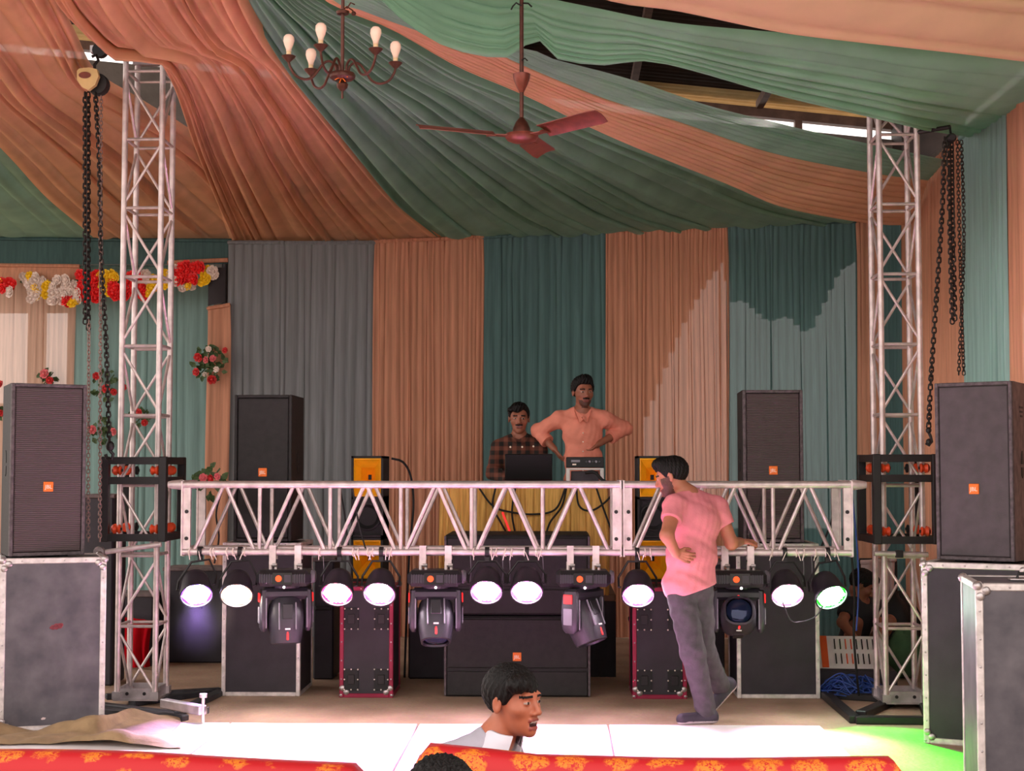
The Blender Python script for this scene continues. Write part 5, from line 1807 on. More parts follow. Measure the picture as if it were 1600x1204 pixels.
def smin(a, b, k):
    h = np.clip(0.5 + 0.5 * (b - a) / k, 0, 1)
    return b + (a - b) * h - k * h * (1 - h)


def smax(a, b, k):
    return -smin(-a, -b, k)


def wrinkle(P, amp, f, seed=0.0):
    x, y, z = P[:, 0] * f, P[:, 1] * f, P[:, 2] * f
    return amp * (np.sin(1.3 * x + 2.1 * z + seed + 1.5 * np.sin(0.9 * z + y)) + 0.6 * np.sin(2.7 * z - 1.9 * x + 1.7 * y + 2 * seed) + 0.4 * np.sin(4.1 * x + 3.3 * y - 1.2 * z + seed))


def sdf_mesh(fn, lo, hi, res):
    lo = np.array(lo, dtype=np.float32) - 3 * res; hi = np.array(hi, dtype=np.float32) + 3 * res
    B = 6
    nb = np.ceil((hi - lo) / (res * B)).astype(int) + 1
    D = np.empty(nb * B, dtype=np.float32)
    D6 = D.reshape(nb[0], B, nb[1], B, nb[2], B).transpose(0, 2, 4, 1, 3, 5)
    I = np.stack(np.meshgrid(*[np.arange(k) for k in nb], indexing='ij'), -1)
    cen = (lo + (I.reshape(-1, 3) * B + (B - 1) / 2) * res).astype(np.float32)
    dc = fn(cen)
    D6[...] = np.sign(dc).reshape(*nb, 1, 1, 1)
    near = (np.abs(dc) < B * res * 0.87 + 0.02).reshape(nb)
    blk = I[near]
    off = np.stack(np.meshgrid(*[np.arange(B)] * 3, indexing='ij'), -1).reshape(-1, 3)
    pts = (lo + (blk[:, None, :] * B + off[None]) * res).reshape(-1, 3).astype(np.float32)
    val = np.concatenate([fn(pts[i:i + 200000]) for i in range(0, len(pts), 200000)])
    D6[near] = val.reshape(-1, B, B, B)
    S = D < 0
    nx, ny, nz = D.shape
    cnt = np.zeros((nx - 1, ny - 1, nz - 1), dtype=np.int8)
    corners = [(i, j, k) for i in (0, 1) for j in (0, 1) for k in (0, 1)]
    for (i, j, k) in corners:
        cnt += S[i:nx - 1 + i, j:ny - 1 + j, k:nz - 1 + k]
    act = (cnt > 0) & (cnt < 8)
    idx = np.argwhere(act)
    cv = np.stack([D[idx[:, 0] + i, idx[:, 1] + j, idx[:, 2] + k] for (i, j, k) in corners], 1)
    acc = np.zeros((len(idx), 3)); num = np.zeros(len(idx))
    C = np.array(corners)
    for a in range(8):
        for b in range(a + 1, 8):
            if abs(C[a] - C[b]).sum() != 1:
                continue
            m = (cv[:, a] < 0) != (cv[:, b] < 0)
            den = cv[:, a] - cv[:, b]
            t = np.where(m, cv[:, a] / np.where(den == 0, 1, den), 0)
            acc += np.where(m[:, None], C[a] + t[:, None] * (C[b] - C[a]), 0); num += m
    verts = lo + (idx + acc / num[:, None]) * res
    vid = np.full((nx - 1, ny - 1, nz - 1), -1, dtype=np.int64)
    vid[idx[:, 0], idx[:, 1], idx[:, 2]] = np.arange(len(idx))
    quads = []
    for ax in range(3):
        sl0 = [slice(1, None)] * 3
        A = S[tuple(slice(0, -1) if d == ax else slice(1, -1) for d in range(3))]
        Bq = S[tuple(slice(1, None) if d == ax else slice(1, -1) for d in range(3))]
        ch = np.argwhere(A != Bq)
        if not len(ch):
            continue
        inside = A[ch[:, 0], ch[:, 1], ch[:, 2]]
        base = ch.copy()
        for d in range(3):
            if d != ax:
                base[:, d] += 1
        u, v = [(1, 2), (2, 0), (0, 1)][ax]
        def cell(du, dv):
            c = base.copy(); c[:, u] -= du; c[:, v] -= dv
            return vid[c[:, 0], c[:, 1], c[:, 2]]
        q = np.stack([cell(1, 1), cell(0, 1), cell(0, 0), cell(1, 0)], 1)
        q[~inside] = q[~inside][:, ::-1]
        quads.append(q)
    q = np.concatenate(quads)
    q = q[(q >= 0).all(1)]
    return verts, q


def np_object(name, verts, quads, mats, parent, midx=None):
    inv = np.array(mat_of(parent).inverted())
    v = verts @ inv[:3, :3].T + inv[:3, 3]
    me = bpy.data.meshes.new(name)
    me.vertices.add(len(v)); me.vertices.foreach_set('co', v.astype(np.float32).ravel())
    me.loops.add(len(quads) * 4); me.loops.foreach_set('vertex_index', quads.astype(np.int32).ravel())
    me.polygons.add(len(quads)); me.polygons.foreach_set('loop_start', np.arange(0, len(quads) * 4, 4, dtype=np.int32))
    for m in (mats if isinstance(mats, (list, tuple)) else [mats]):
        me.materials.append(MATS[m])
    if midx is not None:
        me.polygons.foreach_set('material_index', midx.astype(np.int32))
    me.polygons.foreach_set('use_smooth', np.ones(len(quads), dtype=bool))
    me.update(calc_edges=True); me.validate()
    return link(name, me, parent)


def unit(v):
    v = A_(v)
    return v / np.linalg.norm(v)


class Head:
    def __init__(s, c, f, s_=1.0, tilt=0.0, up=(0, 0, 1)):
        s.c = A_(c); s.s = s_
        s.f = unit(f)
        r = np.cross(s.f, unit(up)); s.r = r / np.linalg.norm(r)
        s.u = np.cross(s.r, s.f)
        if tilt:
            r2 = s.r * math.cos(tilt) + s.u * math.sin(tilt); s.u = s.u * math.cos(tilt) - s.r * math.sin(tilt); s.r = r2
        s.M = np.stack([s.r, s.f, s.u], 1).astype(np.float32)

    def loc(s, P):
        return ((P - s.c) @ s.M) / s.s

    def pt(s, x, y, z):
        return s.c + s.M @ A_((x, y, z)) * s.s

    def sdf(s, P, open_mouth=False):
        L = s.loc(P)
        X = np.abs(L[:, 0:1]); Ls = np.concatenate([X, L[:, 1:]], 1)     # mirrored
        d = s_ell(L, A_((0, -.014, .030)), A_((.074, .096, .085)))
        d = smin(d, s_ell(L, A_((0, .026, -.030)), A_((.061, .066, .080))), .03)
        d = smin(d, s_ell(L, A_((0, .040, -.082)), A_((.041, .046, .030))), .025)
        d = smin(d, s_ell(L, A_((0, .074, -.101)), A_((.020, .016, .015))), .02)
        d = smin(d, s_ell(Ls, A_((.044, .052, -.022)), A_((.022, .024, .02))), .02)
        d = smin(d, s_cone(L, A_((-.036, .080, .024)), A_((.036, .080, .024)), .009, .009), .018)
        d = smax(d, -s_ell(Ls, A_((.031, .098, .004)), A_((.017, .017, .011))), .012)
        d = smin(d, s_ell(Ls, A_((.031, .0765, .003)), A_((.0135, .0125, .0115))), .003)
        d = smin(d, s_cone(L, A_((0, .086, .014)), A_((0, .108, -.028)), .0075, .0115), .010)
        d = smin(d, s_ell(Ls, A_((.0125, .096, -.034)), A_((.0085, .011, .008))), .006)
        if open_mouth:
            d = smax(d, -s_ell(L, A_((0, .094, -.070)), A_((.021, .018, .012))), .006)
            d = smin(d, s_cone(L, A_((-.019, .089, -.0565)), A_((.019, .089, -.0565)), .0055, .0055), .006)
            d = smin(d, s_cone(L, A_((-.016, .087, -.084)), A_((.016, .087, -.084)), .006, .006), .006)
            d = smin(d, s_cone(L, A_((-.015, .083, -.064)), A_((.015, .083, -.064)), .0045, .0045), .001)
        else:
            d = smin(d, s_cone(L, A_((-.018, .0885, -.0605)), A_((.018, .0885, -.0605)), .0055, .0055), .007)
            d = smin(d, s_cone(L, A_((-.014, .088, -.0705)), A_((.014, .088, -.0705)), .0062, .0062), .005)
        ear = s_ell(Ls, A_((.079, -.012, -.006)), A_((.0085, .019, .032)))
        ear = smax(ear, -s_ell(Ls, A_((.090, -.008, -.004)), A_((.008, .011, .020))), .005)
        d = smin(d, ear, .008)
        return d * s.s

    def paint(s, F, beard=None, open_mouth=False):
        """material index per face centre: 0 skin 1 brow/hair 2 lip 3 eye 4 iris 5 stubble 6 teeth 7 mouth"""
        L = s.loc(F.astype(np.float32)); x = np.abs(L[:, 0]); y = L[:, 1]; z = L[:, 2]
        m = np.zeros(len(F), dtype=np.int32)
        if beard:
            b = (y > beard.get('y', .0)) & (z < -.052 + np.clip((y - .02) * -.2, -.02, .03)) & (z > -.125) & ~((x < .022) & (z > -.078) & (z < -.056) & (y > .08))
            if beard.get('full'):
                b |= (y > -.005) & (x > .048) & (z < .0) & (z > -.12) & (y < .06)
            m[b & (z > -.125)] = 5
            if beard.get('moustache', True):
                m[(z < -.043) & (z > -.0555) & (x < .028) & (y > .078)] = 1
        br = (np.abs(z - (.025 - .12 * np.maximum(0, x - .03))) < .0045) & (x > .012) & (x < .05) & (y > .05)
        m[br] = 1
        e = ((x - .031) / .0145) ** 2 + ((z - .003) / .0046) ** 2 < 1
        m[e & (y > .07)] = 3
        m[(((x - .031) ** 2 + (z - .003) ** 2) < .0056 ** 2) & (np.abs(z - .003) < .0050) & (y > .07)] = 4
        if open_mouth:
            m[(x < .026) & (np.abs(z + .058) < .006) & (y > .078)] = 2
            m[(x < .022) & (np.abs(z + .084) < .007) & (y > .072)] = 2
            m[(x < .020) & (z < -.0615) & (z > -.078) & (y > .06)] = 7
            m[(x < .017) & (np.abs(z + .065) < .0045) & (y > .07)] = 6
        else:
            m[(x < .025) & (z < -.055) & (z > -.0775) & (y > .0835)] = 2
        return m

    def hair(s, P, front=.060, thick=1.0, quiff=.0, side=-.005, nape=-.055, seed=0, bang=0.0, spik=.004):
        L = s.loc(P)
        d = s_ell(L, A_((0, -.018, .034)), A_((.083, .103, .092)) + .006 * (thick - 1))
        if quiff:
            d = smin(d, s_ell(L, A_((0, .045, .098)), A_((.055, .055, .026 + quiff))), .03)
        if bang:
            d = smin(d, s_ell(L, A_((bang * .3, .062, .068)), A_((.058, .036, .034))), .02)
        y = L[:, 1]; x = L[:, 0]
        f = np.interp(y, [-.12, -.075, -.045, .0, .022, .045, .062, .12], [nape, nape, nape + .02, side, side + .004, front - .014, front, front])
        f = f + (.010 * np.sin(x * 60 + seed) if bang else 0) - bang * x * np.clip((y - .03) * 20, 0, 1)
        th = np.arctan2(L[:, 0], L[:, 1] + 1e-6)
        d = d + spik * (np.sin(th * 23 + L[:, 2] * 90 + seed) * .6 + np.sin(th * 41 - L[:, 2] * 150 + 3 * seed) * .4)
        return smax(d, (f - L[:, 2]), .006) * s.s


def hand_bones(w, d, n, sgn, curl=0.5, spread=0.05, s=1.0, thumb=0.8):
    """w wrist, d finger direction, n palm normal (towards what is held); sgn +1/-1 thumb side"""
    w = A_(w); d = unit(d); n = A_(n) - d * float(A_(n) @ d); n = unit(n)
    lat = np.cross(d, n) * sgn
    B = []
    fl = [.070, .080, .074, .058]
    for k in range(4):
        o = lat * (.030 - .020 * k) * s
        k0 = w + d * .018 * s + o * .6
        k1 = w + d * (.088 - .004 * abs(k - 1)) * s + o
        B.append((k0, k1, .0135 * s, .0115 * s))
        p = k1; dd = unit(d + lat * spread * (1.5 - k)); nn = n
        for j, fr in enumerate((.45, .30, .25)):
            a = curl * (0.6 + 0.35 * j)
            d2 = dd * math.cos(a) + nn * math.sin(a); nn = nn * math.cos(a) - dd * math.sin(a); dd = d2
            q = p + dd * fl[k] * fr * 1.05 * s
            B.append((p, q, (.0096 - .0010 * j) * s, (.0088 - .0010 * j) * s)); p = q
    t0 = w + d * .022 * s + lat * .024 * s
    t1 = t0 + (d * .62 + lat * .70 * thumb + n * .25) * .040 * s
    t2 = t1 + (d * .85 + lat * .22 * thumb + n * .35) * .030 * s
    t3 = t2 + (d * .90 + n * .35) * .024 * s
    B += [(w + d * .01 * s, t0, .016 * s, .015 * s), (t0, t1, .0135 * s, .0115 * s), (t1, t2, .011 * s, .010 * s), (t2, t3, .010 * s, .008 * s)]
    return B


def union(P, bones, k):
    d = None
    for (a, b, r1, r2) in bones:
        e = s_cone(P, a, b, r1, r2)
        d = e if d is None else smin(d, e, k)
    return d


def frame(f):
    f = unit(f); r = np.cross(f, A_((0, 0, 1))); r = r / np.linalg.norm(r); u = np.cross(r, f)
    return np.stack([r, f, u], 1).astype(np.float32)


class Person:
    def __init__(s, label, base, res):
        s.t = thing('person', label, 'person', base)
        s.res = res
        s.body = []; s.ells = []; s.hands = []; s.lo = None

    def bounds(s, pts, pad=.16):
        P = np.array([list(p) for p in pts]); return P.min(0) - pad, P.max(0) + pad

    def build(s, J, head, facing, skin, torso=(1, 1, 1), beard=None, open_mouth=False, hair={}, hands=(), shirt=None, pants=None, shoes=None, lips='lip', armr=1.0, legr=1.0):
        M = frame(facing)
        J = {k: A_(v) for k, v in J.items()}
        tw, td, _ = torso
        tor = [('chest', A_((.160 * tw, .108 * td, .150))), ('belly', A_((.142 * tw, .100 * td, .140))), ('pelvis', A_((.150 * tw, .108 * td, .115)))]
        Mt = [M, M, M]
        limbs = []
        for sd in 'LR':
            limbs += [(J['sh' + sd], J['el' + sd], .050 * armr, .040 * armr), (J['el' + sd], J['wr' + sd], .041 * armr, .027 * armr)]
            limbs += [(J['hip' + sd], J['kn' + sd], .080 * legr, .055 * legr), (J['kn' + sd], J['an' + sd], .055 * legr, .038 * legr)]
        shl = [(J['shL'], J['neck'], .056, .050), (J['shR'], J['neck'], .056, .050)]
        nk = (J['neck'], head.pt(0, -.022, -.055), .058, .052)
        hb = []
        for (w, d, n, sg, cu, hs) in hands:
            hb += hand_bones(J[w], d, n, sg, cu, s=hs)
        feet = []
        for sd in 'LR':
            if 'toe' + sd in J:
                feet += [(J['an' + sd], J['heel' + sd], .038, .032), (J['heel' + sd], J['toe' + sd], .034, .028)]

        def body(P):
            d = s_ell(P, J['chest'], tor[0][1], M)
            d = smin(d, s_ell(P, J['belly'], tor[1][1], M), .05)
            d = smin(d, s_ell(P, J['pelvis'], tor[2][1], M), .05)
            d = smin(d, union(P, shl, .03), .04)
            d = smin(d, union(P, limbs, .02), .025)
            if feet:
                d = smin(d, union(P, feet, .02), .02)
            d = smin(d, s_cone(P, *nk), .03)
            if hb:
                d = smin(d, union(P, hb, .0035), .010)
            d = smin(d, head.sdf(P, open_mouth), .014)
            return d
        allp = list(J.values()) + [head.pt(0, 0, .13), head.pt(0, .12, 0), head.pt(0, -.12, 0)]
        lo, hi = s.bounds(allp)
        v, q = sdf_mesh(body, lo, hi, s.res)
        F = v[q].mean(1)
        mi = head.paint(F, beard, open_mouth)
        b = np_object('body', v, q, [skin, 'hair', lips, 'eye_white', 'iris', 'stubble', 'teeth', 'mouth_dark'], s.t, mi)
        # hair
        hl, hh = head.c - .17, head.c + .19
        v, q = sdf_mesh(lambda P: head.hair(P, **hair), hl, hh, min(s.res, .005))
        np_object('hair', v, q, 'hair', s.t)
        if shirt:
            off = shirt.get('off', .014); sl = shirt.get('sleeve', 1.0)
            slv = []
            for sd in 'LR':
                a, e, w = J['sh' + sd], J['el' + sd], J['wr' + sd]
                if sl <= 1.0:
                    slv.append((a, a + (e - a) * sl, .050 * armr + .020, .044 * armr + .020))
                else:
                    slv.append((a, e, .050 * armr + .018, .042 * armr + .016)); slv.append((e, e + (w - e) * (sl - 1), .042 * armr + .016, .034 * armr + .016))
            seed = shirt.get('seed', 0.0); amp = shirt.get('amp', .0035)

            def fs(P):
                d = s_ell(P, J['chest'], tor[0][1] + off, M)
                d = smin(d, s_ell(P, J['belly'], tor[1][1] + off + shirt.get('loose', .006), M), .05)
                d = smin(d, s_ell(P, J['pelvis'], tor[2][1] + off + shirt.get('loose', .006), M), .05)
                d = smin(d, union(P, [(a, n_, r1 + .010, r2 + .004) for (a, n_, r1, r2) in shl], .03), .04)
                sv = union(P, slv, .02)
                # flat cut at the cuffs
                for sd in 'LR':
                    if sl <= 1.0:
                        a, e = J['sh' + sd], J['el' + sd]
                        c = a + (e - a) * sl
                    else:
                        e0, w = J['el' + sd], J['wr' + sd]; a = e0; e = w; c = a + (e - a) * (sl - 1)
                    ax = unit(e - a)
                    near = np.linalg.norm(P - c, axis=1) < .11
                    sv = np.where(near, np.maximum(sv, (P - c) @ ax), sv)
                d = smin(d, sv, .03)
                d = d + wrinkle(P, amp, 26, seed) * .6
                # neck opening
                nc = J['neck'] + M @ A_((0, .02, .035))
                d = smax(d, -s_cone(P, nc, nc + (head.c - J['neck']) * .6, .066, .072), .008)
                if shirt.get('vee'):
                    v0 = J['neck'] + M @ A_((0, .10, .02)); v1 = J['chest'] + M @ A_((0, .125, shirt['vee']))
                    d = smax(d, -s_cone(P, v0, v1, .038, .004), .006)
                h0, hn = shirt['hem']
                return np.maximum(d, -((P - A_(h0)) @ unit(hn)))
            v, q = sdf_mesh(fs, lo, hi, max(s.res, .0055))
            so = np_object('shirt', v, q, shirt['mat'], s.t)
            s.shirt = so
        if pants:
            lr = pants.get('r', .018)

            def fp(P):
                d = s_ell(P, J['pelvis'], tor[2][1] + .010, M)
                lg = None
                for sd in 'LR':
                    g = smin(s_cone(P, J['hip' + sd], J['kn' + sd], .080 * legr + lr * .6, .058 * legr + lr), s_cone(P, J['kn' + sd], J['an' + sd], .056 * legr + lr, .042 * legr + lr), .03)
                    ax = unit(J['an' + sd] - J['kn' + sd]); c = J['an' + sd] + ax * pants.get('len', .03)
                    near = np.linalg.norm(P - c, axis=1) < .12
                    g = np.where(near, np.maximum(g, (P - c) @ ax), g)
                    lg = g if lg is None else smin(lg, g, .02)
                d = smin(d, lg, .04)
                d = d + wrinkle(P, .004, 24, 2.0) * .6
                w0 = J['pelvis'] + A_((0, 0, pants.get('waist', .09)))
                return np.maximum(d, (P - w0) @ A_((0, 0, 1)))
            v, q = sdf_mesh(fp, lo, hi, max(s.res, .006))
            np_object('trousers', v, q, pants['mat'], s.t)
        if shoes:
            for sd in 'LR':
                h, t_ = J['heel' + sd], J['toe' + sd]; an = J['an' + sd]
                up = unit(an - h)
                ax = unit(t_ - h); sdv = np.cross(ax, up)
                up = unit(np.cross(sdv, ax))

                def fsh(P):
                    d = s_cone(P, h - ax * .005, t_ + ax * .012, .043, .040)
                    d = smin(d, s_cone(P, h + up * .02, h + up * .055 + ax * .015, .043, .040), .03)
                    return smax(d, -((P - h) @ up + .034), .006)
                pts = [h, t_, an]
                l2, h2 = s.bounds(pts, .09)
                v, q = sdf_mesh(fsh, l2, h2, .006)
                F = v[q].mean(1); mi = (((F - h) @ up) < -.016).astype(np.int32)
                np_object('shoe', v, q, [shoes, 'shoe_pale'], s.t, mi)
        s.J = J; s.M = M; s.head = head
        return s


# ---- man in the pink T-shirt
Y0 = 9.93


def wm(px, py, dy=0.0):
    return W(px, py, Y0 + dy)


P1 = Person('person in a pink T-shirt and grey jeans seen from behind, one hand on the truss', (wm(1090, 1120).x, Y0, 0.018), .0055)
hd = Head(wm(1049, 744, 0.0), (-0.92, 0.30, -0.30), 1.02)
an = wm(1103, 1103, -.04); an.z = .10
J = dict(neck=wm(1077, 773, .01), chest=wm(1086, 815, .0), belly=wm(1081, 868, .0), pelvis=wm(1077, 912, .0),
         shL=wm(1054, 790, -.10), elL=wm(1042, 836, -.26), wrL=wm(1056, 864, -.215), shR=wm(1120, 792, .09), elR=wm(1143, 848, .10), wrR=wm(1157, 846, .30),
         hipL=wm(1064, 930, -.05), hipR=wm(1092, 930, .05), knL=wm(1082, 1016, -.08), knR=wm(1098, 1014, .05), anL=an, anR=wm(1125, 1070, .20),
         heelL=(an.x + .03, an.y, .052), toeL=(an.x - .14, an.y - .03, .048), heelR=wm(1140, 1071, .24), toeR=wm(1112, 1103, .16))
P1.build(J, hd, (-.55, .83, 0), 'skin', (1.06, 1.06, 1), beard={'full': True, 'y': .0}, hair=dict(front=.052, quiff=.012, thick=1.3, seed=1),
         hands=(('wrL', (.85, .25, -.30), (.1, 1, .2), 1, .45, .95), ('wrR', (.75, .55, .05), (0, .1, -1), -1, .9, 1.0)),
         shirt=dict(mat='tee_pink', sleeve=.50, hem=(wm(1076, 925), (-.30, 0, .95)), off=.018, loose=.014, seed=.5, amp=.0032),
         pants=dict(mat='jeans', r=.022, len=.045), shoes='shoe_dark', armr=1.06, legr=1.0)

# ---- standing man in the salmon shirt
Y0 = 12.95
hd = Head(wm(911, 612), (.30, -.94, -.08), 1.07)
px_m = 2400 / Y0
P2 = Person('person in a salmon shirt standing with hands on hips behind the desk', (wm(910, 700).x, Y0, .65), .006)
bx = wm(910, 700).x
J = dict(neck=wm(910, 642, .01), chest=wm(910, 676), belly=wm(911, 716), pelvis=wm(912, 752),
         shR=wm(874, 655, .02), shL=wm(946, 655, .02), elR=wm(840, 673, .12), elL=wm(978, 669, .12), wrR=wm(866, 701, .0), wrL=wm(936, 693, -.06),
         hipR=wm(895, 765), hipL=wm(929, 765), knR=(bx - .11, Y0 - .02, 1.14), knL=(bx + .13, Y0 - .02, 1.14), anR=(bx - .12, Y0 + .02, .74), anL=(bx + .15, Y0 + .02, .74),
         heelR=(bx - .12, Y0 + .04, .70), toeR=(bx - .14, Y0 - .14, .70), heelL=(bx + .15, Y0 + .04, .70), toeL=(bx + .18, Y0 - .14, .70))
P2.build(J, hd, (.08, -1, 0), 'skin_dark', (.98, .95, 1), beard={'full': False, 'y': .05}, hair=dict(front=.062, quiff=.016, thick=1.8, seed=2, spik=.006, side=.0),
         hands=(('wrR', (.55, -.1, -.75), (.8, .2, .4), -1, .35, .95), ('wrL', (-.62, -.15, -.60), (-.6, .3, .5), 1, .45, .95)), lips='lip_dark',
         shirt=dict(mat='shirt_salmon', sleeve=1.52, hem=(wm(910, 790), (0, 0, 1)), off=.016, loose=.010, vee=.055, seed=2.5, amp=.0045),
         pants=dict(mat='trouser_dark'), shoes='shoe_dark')
for z in (676, 690, 705, 720, 735):
    MB().ball(wm(911, z, -.142), (.006, .004, .006), 6, 4).build('button', 'badge_white', P2.t, world=True)
for sx, x0_, x1_ in ((-1, 897, 905), (1, 924, 917)):
    mb = MB()
    a0 = wm(x0_, 640, -.04); a1 = wm(x1_, 661, -.125); a2 = wm(x1_ - sx * 10 + 0, 650, -.10)
    off_ = V(0, -.012, 0)
    mb.add([a0, a1, wm(x1_ + sx * -9, 652, -.11), wm(x0_ + sx * -4, 644, -.03), a0 + off_, a1 + off_, wm(x1_ + sx * -9, 652, -.11) + off_, wm(x0_ + sx * -4, 644, -.03) + off_], [(0, 1, 2, 3), (7, 6, 5, 4), (0, 4, 5, 1), (1, 5, 6, 2), (2, 6, 7, 3), (3, 7, 4, 0)])
    mb.build('collar', 'shirt_salmon', P2.t, world=True)
for sd in 'LR':
    e, w = P2.J['el' + sd], P2.J['wr' + sd]; c = e + (w - e) * .50; ax = unit(w - e)
    MB().lathe([(.056, -.028), (.060, 0), (.058, .026), (.044, .026)], c, Vector(ax), 16).build('cuff', 'shirt_salmon', P2.t, world=True, smooth=True)

# ---- man in the plaid shirt at the laptop
Y0 = 13.12
hd = Head(wm(811, 653), (.04, -1, -.10), 1.08)
P3 = Person('person in a dark plaid shirt bent over the laptop', (wm(811, 700).x, Y0, .65), .006)
bx = wm(811, 700).x
J = dict(neck=wm(811, 681, .02), chest=wm(811, 716, .02), belly=wm(811, 756, .03), pelvis=wm(811, 790, .08),
         shR=wm(780, 699, .02), shL=wm(842, 699, .02), elR=wm(770, 738, -.10), elL=wm(850, 738, -.10), wrR=wm(798, 751, -.36), wrL=wm(830, 751, -.36),
         hipR=(bx - .09, Y0 + .08, 1.29), hipL=(bx + .09, Y0 + .08, 1.29), knR=(bx - .12, Y0 - .10, .99), knL=(bx + .12, Y0 - .10, .99), anR=(bx - .12, Y0 + .05, .74), anL=(bx + .12, Y0 + .05, .74),
         heelR=(bx - .12, Y0 + .07, .70), toeR=(bx - .14, Y0 - .11, .70), heelL=(bx + .12, Y0 + .07, .70), toeL=(bx + .14, Y0 - .11, .70))
P3.build(J, hd, (0, -1, 0), 'skin_dark', (1.0, 1.0, 1), beard={'full': False, 'y': .2}, hair=dict(front=.058, quiff=.004, thick=1.2, seed=4, bang=.12),
         hands=(('wrR', (.5, -.8, -.1), (0, 0, -1), 1, .35, .95), ('wrL', (-.5, -.8, -.1), (0, 0, -1), -1, .35, .95)), lips='lip_dark',
         shirt=dict(mat='plaid', sleeve=1.9, hem=(wm(811, 805), (0, 0, 1)), off=.016, loose=.012, vee=.10, seed=3.3),
         pants=dict(mat='trouser_dark'), shoes='shoe_dark')
for (x, z) in ((797.5, 698), (816, 698), (833.5, 697), (816, 712.5)):
    MB().ball(wm(x, z, -.137), (.0085, .005, .0085), 8, 5).build('button', 'badge_white', P3.t, world=True)

for sx in (-1, 1):
    mb = MB(); o_ = V(0, -.012, 0)
    q4 = [wm(811 + sx * 12, 677, -.03), wm(811 + sx * 3, 692, -.125), wm(811 + sx * 11, 690, -.115), wm(811 + sx * 15, 681, -.04)]
    mb.add(q4 + [p + o_ for p in q4], [(0, 1, 2, 3), (7, 6, 5, 4), (0, 4, 5, 1), (1, 5, 6, 2), (2, 6, 7, 3), (3, 7, 4, 0)])
    mb.build('collar', 'plaid', P3.t, world=True)

# ---- boy in front of the sofas
Y0 = 5.35
hd = Head(wm(803, 1094), (.80, -.60, -.02), 1.0, tilt=0.0)
P4 = Person('boy in a pale grey collared shirt kneeling beyond the middle sofa, mouth open', (wm(775, 1200).x, Y0, 0.018), .0042)
bx = wm(756, 1200).x
fx = unit((.78, -.62, 0)); rx = A_((fx[1], -fx[0], 0))           # his right
b0 = A_((bx, Y0 + .03, 0))


def bp(f_, r_, z):
    return b0 + fx * f_ + rx * r_ + A_((0, 0, z))


J = dict(neck=wm(776, 1152, .02), chest=bp(-.02, 0, .53), belly=bp(-.01, 0, .38), pelvis=bp(0, 0, .25),
         shR=bp(-.04, .155, .62), shL=bp(-.03, -.14, .61), elR=bp(-.02, .20, .40), elL=bp(.02, -.20, .40), wrR=bp(.16, .14, .31), wrL=bp(.18, -.14, .31),
         hipR=bp(0, .09, .23), hipL=bp(0, -.09, .23), knR=bp(.36, .12, .11), knL=bp(.36, -.12, .11), anR=bp(.02, .10, .09), anL=bp(.02, -.10, .09),
         heelR=bp(-.03, .10, .11), toeR=bp(-.16, .09, .06), heelL=bp(-.03, -.10, .11), toeL=bp(-.16, -.09, .06))
P4.build(J, hd, (fx[0], fx[1], 0), 'skin_boy', (.86, .88, 1), open_mouth=True, hair=dict(front=.040, quiff=.0, thick=1.5, seed=5, bang=.18, nape=-.07, side=-.012, spik=.003),
         hands=(('wrR', tuple(fx), (0, 0, -1), 1, .3, .85), ('wrL', tuple(fx), (0, 0, -1), -1, .3, .85)),
         shirt=dict(mat='shirt_boy', sleeve=1.8, hem=(bp(0, 0, .20), (0, 0, 1)), off=.014, loose=.008, seed=6.0, amp=.003),
         pants=dict(mat='trouser_dark', waist=.05), shoes='shoe_dark', armr=.88, legr=.9)
# pale collar standing round the neck
nk = P4.J['neck']; ndir = unit(hd.pt(0, -.02, -.06) - nk)
mb = MB(); rows = []
a_ax = Vector(fx); b_ax = Vector(rx)
for j, (r_, z_) in enumerate(((.078, -.012), (.071, .016), (.066, .034), (.072, .030), (.086, -.002), (.100, -.040))):
    row = []
    for k in range(28):
        th = 0.35 + (2 * PI - 0.7) * k / 27
        fr = math.cos(th)
        zz = z_ - .022 * max(0, fr) * 1.0
        row.append(Vector(nk) + Vector(ndir) * (zz + .008) + a_ax * r_ * fr * 1.05 + b_ax * r_ * math.sin(th) + a_ax * .012)
    rows.append(row)
mb.grid(rows).build('collar', 'collar_pale', P4.t, world=True, smooth='all')

# ---- person bending over the console
Y0 = 12.3
hd = Head(wm(1347, 914), (.80, -.10, -.55), 1.0)
P5 = Person('person in a dark shirt crouching over the mixing console behind the green lamp', (wm(1335, 1080).x, Y0 + .1, 0), .007)
b0x = wm(1338, 1000).x
J = dict(neck=wm(1343, 938, .03), chest=wm(1340, 965, .05), belly=wm(1333, 1000, .08), pelvis=wm(1326, 1030, .12),
         shR=wm(1326, 946, -.08), shL=wm(1366, 946, .14), elR=wm(1316, 972, -.22), elL=wm(1376, 985, -.12), wrR=wm(1338, 1000, -.40), wrL=wm(1366, 1008, -.36),
         hipR=wm(1318, 1040, .06), hipL=wm(1340, 1040, .18), knR=(b0x - .02, Y0 - .08, .42), knL=(b0x + .28, Y0 + .10, .42), anR=(b0x - .04, Y0 + .12, .09), anL=(b0x + .14, Y0 + .26, .09),
         heelR=(b0x - .05, Y0 + .16, .05), toeR=(b0x + .04, Y0 + .02, .05), heelL=(b0x + .12, Y0 + .30, .05), toeL=(b0x + .24, Y0 + .18, .05))
